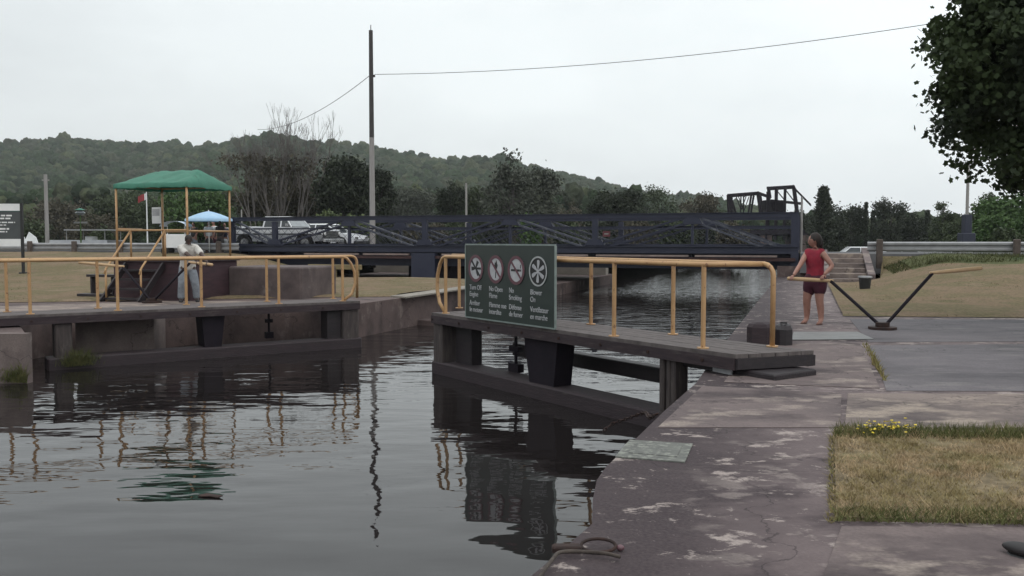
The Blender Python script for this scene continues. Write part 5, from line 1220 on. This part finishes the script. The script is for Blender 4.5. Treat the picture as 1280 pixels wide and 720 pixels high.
# ================================================================== POLES, WIRES, SIGNS
def pole(name, label, cat, u, vtop, Y, r0, r1, m, zb=None, split=None, m2=None):
    X = (u - 640) / 1100 * Y; z0 = GZ(X, Y) if zb is None else zb; zt = atY(u, vtop, Y).z; t = thing(name, label, cat, (X, Y, z0)); H = zt - z0
    if split:
        hs = atY(u, split, Y).z - z0; rs = r0 + (r1 - r0) * hs / H
        q = MB(); q.tube([(0, 0, 0), (0, 0, hs)], [r0, rs], 14); q.build('shaft', M[m], t, smooth=True); q = MB(); q.tube([(0, 0, hs + .002), (0, 0, H)], [rs, r1], 14); q.build('upper_shaft', M[m2], t, smooth=True)
    else: q = MB(); q.tube([(0, 0, 0), (0, 0, H)], [r0, r1], 14); q.build('shaft', M[m], t, smooth=True)
    return t, H
tp, H = pole('utility_pole', 'tall pole with its upper half darkened against the sky rising behind the blue bridge', 'pole', 466, 38, 50, .17, .11, 'pole_grey', split=172, m2='pole_dark')  # silhouette against the sky put into the upper shaft's dark colour
q = MB(); q.tube([(0, 0, H), (0, 0, H + .3)], .03, 8); q.build('cap_rod', M['galv'], tp)
q = MB(); q.box((.14, 0, atY(466, 95, 50).z - tp.location.z), (.16, .1, .12)); q.build('wire_bracket', M['pole_dark'], tp)
pole('utility_pole', 'thin white pole behind the middle of the blue bridge', 'pole', 583, 229, 72, .10, .08, 'pole_grey')
t, H = pole('utility_pole', 'weathered grey pole left of the green lamp post', 'pole', 60, 218, 62, .14, .12, 'pole_grey'); q = MB(); q.box((0, 0, H - .4), (.5, .08, .1)); q.build('crossarm', M['pole_grey'], t)
t, H = pole('lamp_post', 'green lamp post behind the pontoon boat', 'lamp post', 102, 268, 60, .05, .04, 'leaf_green')
q = MB(); q.tube([(0, 0, H - .05), (0, 0, H + .1), (0, 0, H + .3)], [.2, .34, .1], 12); q.build('lantern', M['glass_bright'], t); q = MB(); q.tube([(0, 0, H + .3), (0, 0, H + .42)], [.36, .04], 12); q.build('cap', M['canvas'], t); q = MB(); q.box((0, 0, H - .55), (.9, .06, .12)); q.build('crossarm', M['plate'], t)
t, H = pole('flagpole', 'white flagpole with a small red and white flag under the canopy edge', 'flagpole', 185, 240, 52, .045, .03, 'white')
vs = []; fs = []
for i in range(9):
    for z in (0, 1):
        x = -.02 - .5 * i / 8; vs.append((x, .05 * math.sin(i * 1.1), H - .05 - .38 * z - .22 * i / 8)); 
for i in range(8): fs.append((2 * i, 2 * i + 1, 2 * i + 3, 2 * i + 2))
q = MB(); q.add(vs[:6], fs[:2]); fl = q.build('flag', M['white'], t); 
q = MB(); q.v = [tuple(x) for x in vs[4:]]; q.f = [tuple(i - 4 for i in f) for f in fs[2:]]; q.mi = [0] * len(q.f); q.build('red_band', M['red'], fl)
t, H = pole('lamp_pole', 'slim grey pole with a blue box at its foot beyond the right guardrail', 'pole', 1207, 205, 48, .10, .07, 'pole_grey')
b = MB(); b.bev(-.36, .36, -.3, .3, .6, 1.6, .03); b.bev(-.2, .2, -.2, .2, 1.602, 2.6, .03); b.build('blue_box', M['bluebox'] if 'bluebox' in M else M['blue_steel'], t); b = MB(); b.bb(-.25, -.05, -.22, .22, 0, .598); b.bb(.05, .25, -.22, .22, 0, .598); b.build('box_leg', M['white'], t)
pole('signal_post', 'slim pale post beside the right end of the blue bridge', 'post', 1001, 246, 44, .06, .05, 'pole_grey', zb=1.02)
pole('utility_pole', 'short pale pole above the left end of the blue bridge', 'pole', 303, 262, 70, .06, .05, 'pole_grey')
# cables
def cable(pa, pb, sag, label, r=.016):
    pa, pb = Vector(pa), Vector(pb); c = bpy.data.curves.new('c', 'CURVE'); q = MB(); n = 28
    pts_ = [pa.lerp(pb, i / n) - Vector((0, 0, sag * 4 * (i / n) * (1 - i / n))) for i in range(n + 1)]; q.tube(pts_, r, 5); tag(q.build('overhead_cable', M['pole_dark'], smooth='all'), label, 'cable')
A = atY(468.5, 93, 50); cable(A, atY(1500, -30, 36), .9, 'overhead cable running from the tall pole to the upper right'); cable(A - Vector((.2, 0, 0)), atY(322, 162, 79), .8, 'overhead cable running down from the tall pole to the bare tree', .018)

# information board at the left edge
P = Vector(((29 - 640) / 1100 * 38, 38)); gz = GZ(P.x, P.y); t = thing('information_board', 'charcoal board with white bands and text on black posts at the left edge', 'sign', (P.x, P.y, gz), .10)
top = CAMH + (300 - 255) * 38 / 1100 - gz; bot = CAMH + (300 - 308) * 38 / 1100 - gz; WB = 2.0
for x in (0, -WB - .1): b = MB(); b.bb(x - .05, x + .05, -.05, .05, 0, top + .02); b.build('post', M['black'], t); b = MB(); b.bb(x - .14, x + .14, -.12, .12, 0, .06); b.build('post_foot', M['black'], t)
b = MB(); b.bb(-WB - .05, -.052, -.03, .03, bot, top); b.build('panel', M['sign_grey'], t)
b = MB(); b.bb(-WB - .05, -.06, -.036, -.0305, top - .30, top); b.build('header_band', M['white'], t); b = MB(); b.bb(-WB - .05, -.06, -.036, -.0305, bot, bot + .32); b.build('footer_band', M['white'], t)
M['sign_teal'] = mat('sign_teal', (.02, .07, .06), None, 4, .5); b = MB(); b.bb(-WB - .05, -.06, -.036, -.0305, top - .335, top - .303); b.build('teal_line', M['sign_teal'], t)
b = MB(); yy = top - .50
for k, (ln, gap, h_) in enumerate([(1.62, .125, .075), (1.55, .17, .075), (1.73, .115, .06), (1.40, .16, .05), (1.48, .125, .085), (1.40, .1, .06)]):
    x = -WB; rr = random.Random(k)
    while x < -WB + ln:
        wd = rr.uniform(.10, .26); x2 = min(x + wd, -WB + ln); b.bb(x, x2, -.034, -.0305, yy - h_ * .5, yy + h_ * .35); x = x2 + .045
    yy -= gap
b.build('text_line', M['white'], t)

# ================================================================== RIGHT BANK OBJECTS
# steps up to the road
S0 = onz(1035, 347); nS, lS = S0.x * NA[0] + S0.y * NA[1], S0.x * LA[0] + S0.y * LA[1]
t = thing('stone_steps', 'pale timber and concrete steps climbing to the road behind the woman in red', 'steps', nl(n_at(1037, 34.6), 34.6, 0), CROT); n = 6
for i in range(n):
    z = 1.05 * (i + 1) / n; b = MB(); b.bev(0, 1.30, i * .62, 4.6, max(0, z - .172), z - .006 * (i == 0), .012) if i == 0 else b.bev(0, 1.30, i * .62, 4.6, z - .172, z, .012); b.build('step', M['slab_light'], t)
b = MB(); b.hexa([(1.31, -.1, 0), (1.56, -.1, 0), (1.56, 4.6, 0), (1.31, 4.6, 0), (1.31, -.1, .35), (1.56, -.1, .35), (1.56, 4.6, 1.28), (1.31, 4.6, 1.28)]); b.build('side_wall', M['slab_mid'], t)
b = MB(); b.hexa([(-.22, -.1, 0), (-.01, -.1, 0), (-.01, 4.6, 0), (-.22, 4.6, 0), (-.22, -.1, .3), (-.01, -.1, .3), (-.01, 4.6, 1.2), (-.22, 4.6, 1.2)]); b.build('side_wall', M['slab_mid'], t)
# bin
B0 = onz(1081, 364); t = thing('litter_bin', 'small black tapered litter bin on the grass at the foot of the steps', 'bin', (B0.x, B0.y, GZ(B0.x, B0.y) + .0))
q = MB(); q.tube([(0, 0, 0), (0, 0, .40)], [.15, .19], 20); q.build('drum', M['black'], t, smooth=True); q = MB(); q.tube([(0, 0, .40), (0, 0, .45)], [.215, .21], 20); q.build('rim', M['galv'], t, smooth=True)
# dark mooring block beside the near gate
B0 = onz(961, 431); t = thing('mooring_block', 'dark rounded block on the quay just behind the near gate walkway', 'block', (B0.x, B0.y, 0), CROT)
b = MB(); b.bev(-.33, .06, -.05, .42, 0, .34, .08); b.build('block', M['timber'], t); b = MB(); b.bev(.075, .34, -.08, .36, 0, .33, .09); b.build('end_post', M['timber_dark'], t)
# inlaid covers
q = MB(); q.prism([onz(u, v).to_2d() for u, v in ((992, 416), (1072, 416), (1092, 425), (989, 426))], .0065, .02); tag(q.build('cover_plate', M['plate']), 'pale flat steel plate lying on the quay in front of the woman in red', 'plate')
q = MB(); q.prism([onz(u, v).to_2d() for u, v in ((787, 551), (866, 556), (856, 579), (769, 572))], .0005, .010); q.prism([onz(u, v).to_2d() for u, v in ((797, 555), (853, 559), (846, 573), (786, 568))], .0102, .014); tag(q.build('cover_plate', M['plate_green']), 'greenish grey inlaid cover at the quay edge, below the near gate', 'plate')
# rope / chain along the gate foot
def rope(pts_, r, m, name, label, cat, n=40, links=False):
    P = [Vector(p) for p in pts_]; out = []
    for i in range(len(P) - 1):
        p0, p1, p2, p3 = P[max(i - 1, 0)], P[i], P[i + 1], P[min(i + 2, len(P) - 1)]
        for k in range(8):
            t = k / 8; out.append(.5 * ((2 * p1) + (-p0 + p2) * t + (2 * p0 - 5 * p1 + 4 * p2 - p3) * t * t + (-p0 + 3 * p1 - 3 * p2 + p3) * t ** 3))
    out.append(P[-1]); q = MB()
    if links:
        L_ = 0; acc = 0; last = out[0]; k = 0
        for p in out[1:]:
            while (p - last).length > .055:
                d = (p - last).normalized(); c = last + d * .0275; last = last + d * .055; s_ = Vector((0, 0, 1)) if k % 2 else d.cross(Vector((0, 0, 1))).normalized(); k += 1
                q.tube([c + d * (.036 * math.cos(a)) + s_ * (.018 * math.sin(a)) for a in np.linspace(0, 2 * PI, 9)[:-1]], .0065, 5, closed=True)
    else: q.tube(out, r, 7)
    return tag(q.build(name, M[m], smooth='all'), label, cat)
rope([onz(822, 517, .03), onz(812, 522, -.05) , atY(806, 516, 9.3), atY(785, 523, 9.7), atY(765, 530, 9.9), atY(752, 541, 9.9)], .012, 'iron', 'chain', 'rusty chain hanging from the quay edge onto the near gate bottom beam', 'chain', links=True)
rope([onz(665, 735, .03), onz(690, 700, .035), onz(702, 690, .03), onz(735, 690, .03), onz(758, 692, .03), onz(775, 696, .028)], .010, 'rope', 'mooring_rope', 'frayed mooring rope lying over the quay edge at the bottom', 'rope')
t = thing('mooring_ring', 'rusty iron mooring ring with a red end beside the frayed rope at the bottom', 'ring', onz(748, 689, 0)); q = MB(); q.tube([(.09 * math.cos(a), .05 * math.sin(a),   .03 + .018 * math.sin(a)) for a in np.linspace(0, 2 * PI, 17)[:-1]], .009, 7, closed=True); q.build('ring', M['iron'], t, smooth='all')
q = MB(); q.sphere((.112, -.0, .018), (.022, .018, .016), 10, 8); q.build('cap', M['sign_red'], t, smooth='all'); q = MB(); q.bev(-.24, -.08, -.035, .03, 0, .035, .012); q.build('tongue', M['iron'], t)
t = thing('shoe', 'toe of a black shoe at the lower right edge', 'shoe', onz(1292, 700, 0), .7); q = MB(); q.sphere((0, .02, .040), (.050, .13, .036), 18, 10); q.sphere((0, -.07, .075), (.042, .065, .050), 14, 9); q.build('upper', M['shoe'], t, smooth='all'); q = MB(); q.bev(-.05, .05, -.13, .13, 0, .022, .03); q.build('sole', M['black'], t)
q = MB(); p = onz(263, 621, WZ); vs = [(p.x + x, p.y + y, WZ + .012 + z) for x, y, z in ((-.13, .02, 0), (-.05, .05, .01), (.05, .03, .0), (.13, -.03, .012), (.09, -.06, 0), (0, -.03, .006), (-.08, -.02, 0))]; q.add(vs + [(x, y, z - .008) for x, y, z in vs], [tuple(range(6, -1, -1)), tuple(range(7, 14))] + [(i, (i + 1) % 7, 7 + (i + 1) % 7, 7 + i) for i in range(7)]); tag(q.build('floating_leaf', M['iron']), 'brown leaf floating on the dark water', 'leaf')
# a floating mooring ledge past the left gate tip
b = MB(); b.bev(0, .9, 0, .5, WZ - .3, WZ + .16, .03); tag(b.build('wall_ledge', M['wall_old'], loc=(-2.95, 25.3, 0), rz=CROT), 'small concrete ledge at the waterline between the two gates', 'ledge')
# drop onto the left quay: boulders/blocks below near-left walkway are part of the quay; weeds at its waterline
def blades(name, pos, h, wd, m, label=None, lean=.5, kind='stuff'):
    P = np.array(pos); n = len(P); a = RNG.uniform(0, 2 * PI, n); H = h * RNG.uniform(.4, 1.3, n); d = np.stack([np.cos(a), np.sin(a), np.zeros(n)], 1) * (wd / 2)
    le = RNG.normal(0, lean, (n, 2)) * H[:, None]; tip = P + np.concatenate([le, H[:, None]], 1); V = np.stack([P - d, P + d, tip], 1).reshape(-1, 3)
    o = link(name, npmesh(name, V, 3, m)); tag(o, label, kind=kind); return o
# foreground grass patch
GP = [onz(u, v) for u, v in ((1043, 541), (1520, 546), (1700, 662), (1045, 651))]
q = MB(); q.prism([p.to_2d() for p in GP], .0, .022); struct(q.build('grass_patch_ground', M['soil']))
def inquad(n, Q):
    s_ = RNG.uniform(0, 1, n); r = RNG.uniform(0, 1, n); Q = [np.array(q_) for q_ in Q]
    return (Q[0] * ((1 - s_) * (1 - r))[:, None] + Q[1] * (s_ * (1 - r))[:, None] + Q[2] * (s_ * r)[:, None] + Q[3] * ((1 - s_) * r)[:, None])
pp = inquad(52000, GP)
cl = np.sin(pp[:, 0] * 5.1 + 1.3 * np.sin(pp[:, 1] * 3.7)) + np.sin(pp[:, 1] * 6.3 + 1.7 * np.sin(pp[:, 0] * 2.9)) + RNG.normal(0, .5, len(pp)); pp = pp[cl > -1.15]
pp[:, :2] += RNG.normal(0, .016, (len(pp), 2)); pp[:, 2] = .018
tu = inquad(90, GP); tu = np.repeat(tu, 45, 0); tu[:, :2] += RNG.normal(0, .035, (len(tu), 2)); tu[:, 2] = .018; blades('grass', tu, .062, .006, M['blades'], 'taller tufts standing in the dry grass patch', .6)
lf = inquad(900, [onz(1036, 545), onz(1047, 545), onz(1049, 655), onz(1034, 655)]); lf[:, 2] = .004; blades('grass', lf, .03, .006, M['weed'], 'grass spilling over the left edge of the patch', 1.0)
blades('grass', pp, .030, .006, M['blades'], 'dry patch of grass set in the concrete', .7)
ed = inquad(5200, [onz(1043, 538), onz(1520, 543), onz(1520, 556), onz(1043, 551)]); ed[:, 2] = .02; blades('grass', ed, .075, .007, M['weed_green'], 'greener grass along the far edge of the patch', .5)
ed = inquad(2200, [onz(1043, 640), onz(1380, 646), onz(1390, 664), onz(1043, 655)]); ed[:, 2] = .015; blades('grass', ed, .05, .006, M['weed_green'], 'green fringe along the near edge of the patch', .8)
# dandelion like flowers
fl = []; 
for i in range(60):
    u = random.gauss(1108, 18); v = random.gauss(543, 3.2); p = onz(u, v, .0); z = .05 + random.random() * .04; r = random.uniform(.008, .016)
    for k in range(3):
        a = RNG.uniform(0, PI); fl.append([(p.x + r * math.cos(a + s_), p.y + r * math.sin(a + s_), z + random.uniform(-.006, .006)) for s_ in (0, PI / 2, PI, 3 * PI / 2)])
o = link('flowers', npmesh('flowers', np.array(fl).reshape(-1, 3), 4, M['flower'])); tag(o, 'small yellow flowers at the corner of the grass patch', kind='stuff')
# weeds in the pavement crack, on the left waterline
cr_ = []
for i in range(700):
    f = random.random(); u = 1082 + 24 * f + random.gauss(0, 2.0) * (1 if f < .6 else .5); v = 431 + 46 * f; p = onz(u, v); 
    if random.random() < .35 + .6 * math.exp(-((f - .55) / .2) ** 2): cr_.append((p.x, p.y, .004))
blades('weeds', cr_, .07, .012, M['weed'], 'yellowing weeds growing in the pavement joint', .5)
wd = [(-8.28 - abs(RNG.normal(0, .22)), 14.92 - RNG.uniform(0, .03), -.84 + abs(RNG.normal(0, .10))) for _ in range(420)] + [tuple(Vector((GLP.x, GLP.y, 0)) + Vector((*(GLD * random.gauss(1.27, .14)), 0)) + Vector((.565 * .03, -.825 * .03, -.80 + abs(random.gauss(0, .10))))) for _ in range(620)]
blades('weeds', wd, .15, .013, M['weed_green'], 'green weeds growing at the waterline by the far gate', .4)
# tufts on the two lawns
n = 26000; nn = RNG.uniform(.8, 26, n); ll = RNG.uniform(19.7, 38.5, n); pos = [(*nl(a, c).to_2d(), right_z(a, c)) for a, c in zip(nn, ll) if c > 19.5 + .22 * min(a, 8) and (a > 2.8 or c < 34.3)]
blades('lawn_grass', pos, .045, .014, M['lawn'], 'dry grass blades of the right lawn', .8)
nn = RNG.uniform(-45, -11.1, n); ll = RNG.uniform(12, 39, n); pos = [(*nl(a, c).to_2d(), left_z(a, c)) for a, c in zip(nn, ll) if c > lb_left(a) + .05 and (c < 33.3 or a < -23.6)]
blades('lawn_grass', pos, .045, .016, M['lawn'], 'dry grass blades of the left lawn', .8)
nn = RNG.uniform(3.0, 30, 22000); ll = RNG.uniform(34.6, 39.1, 22000); pos = [(*nl(a, c).to_2d(), right_z(a, c) + .03) for a, c in zip(nn, ll)]
blades('verge_grass', pos, .16, .03, M['verge'], 'longer green grass in front of the right guardrail', .5)

# ================================================================== HAZE
hz = bpy.data.materials.new('haze_air'); hz.use_nodes = True; nt = hz.node_tree; nt.nodes.clear(); o_ = nt.nodes.new('ShaderNodeOutputMaterial'); pv = nt.nodes.new('ShaderNodeVolumePrincipled')
pv.inputs['Color'].default_value = (.93, .96, 1, 1); pv.inputs['Density'].default_value = .00019; nt.links.new(pv.outputs[0], o_.inputs['Volume'])
b = MB(); b.bb(-1500, 1500, -80, 2650, -4.0, 190); tag(b.build('haze', hz), kind='stuff')
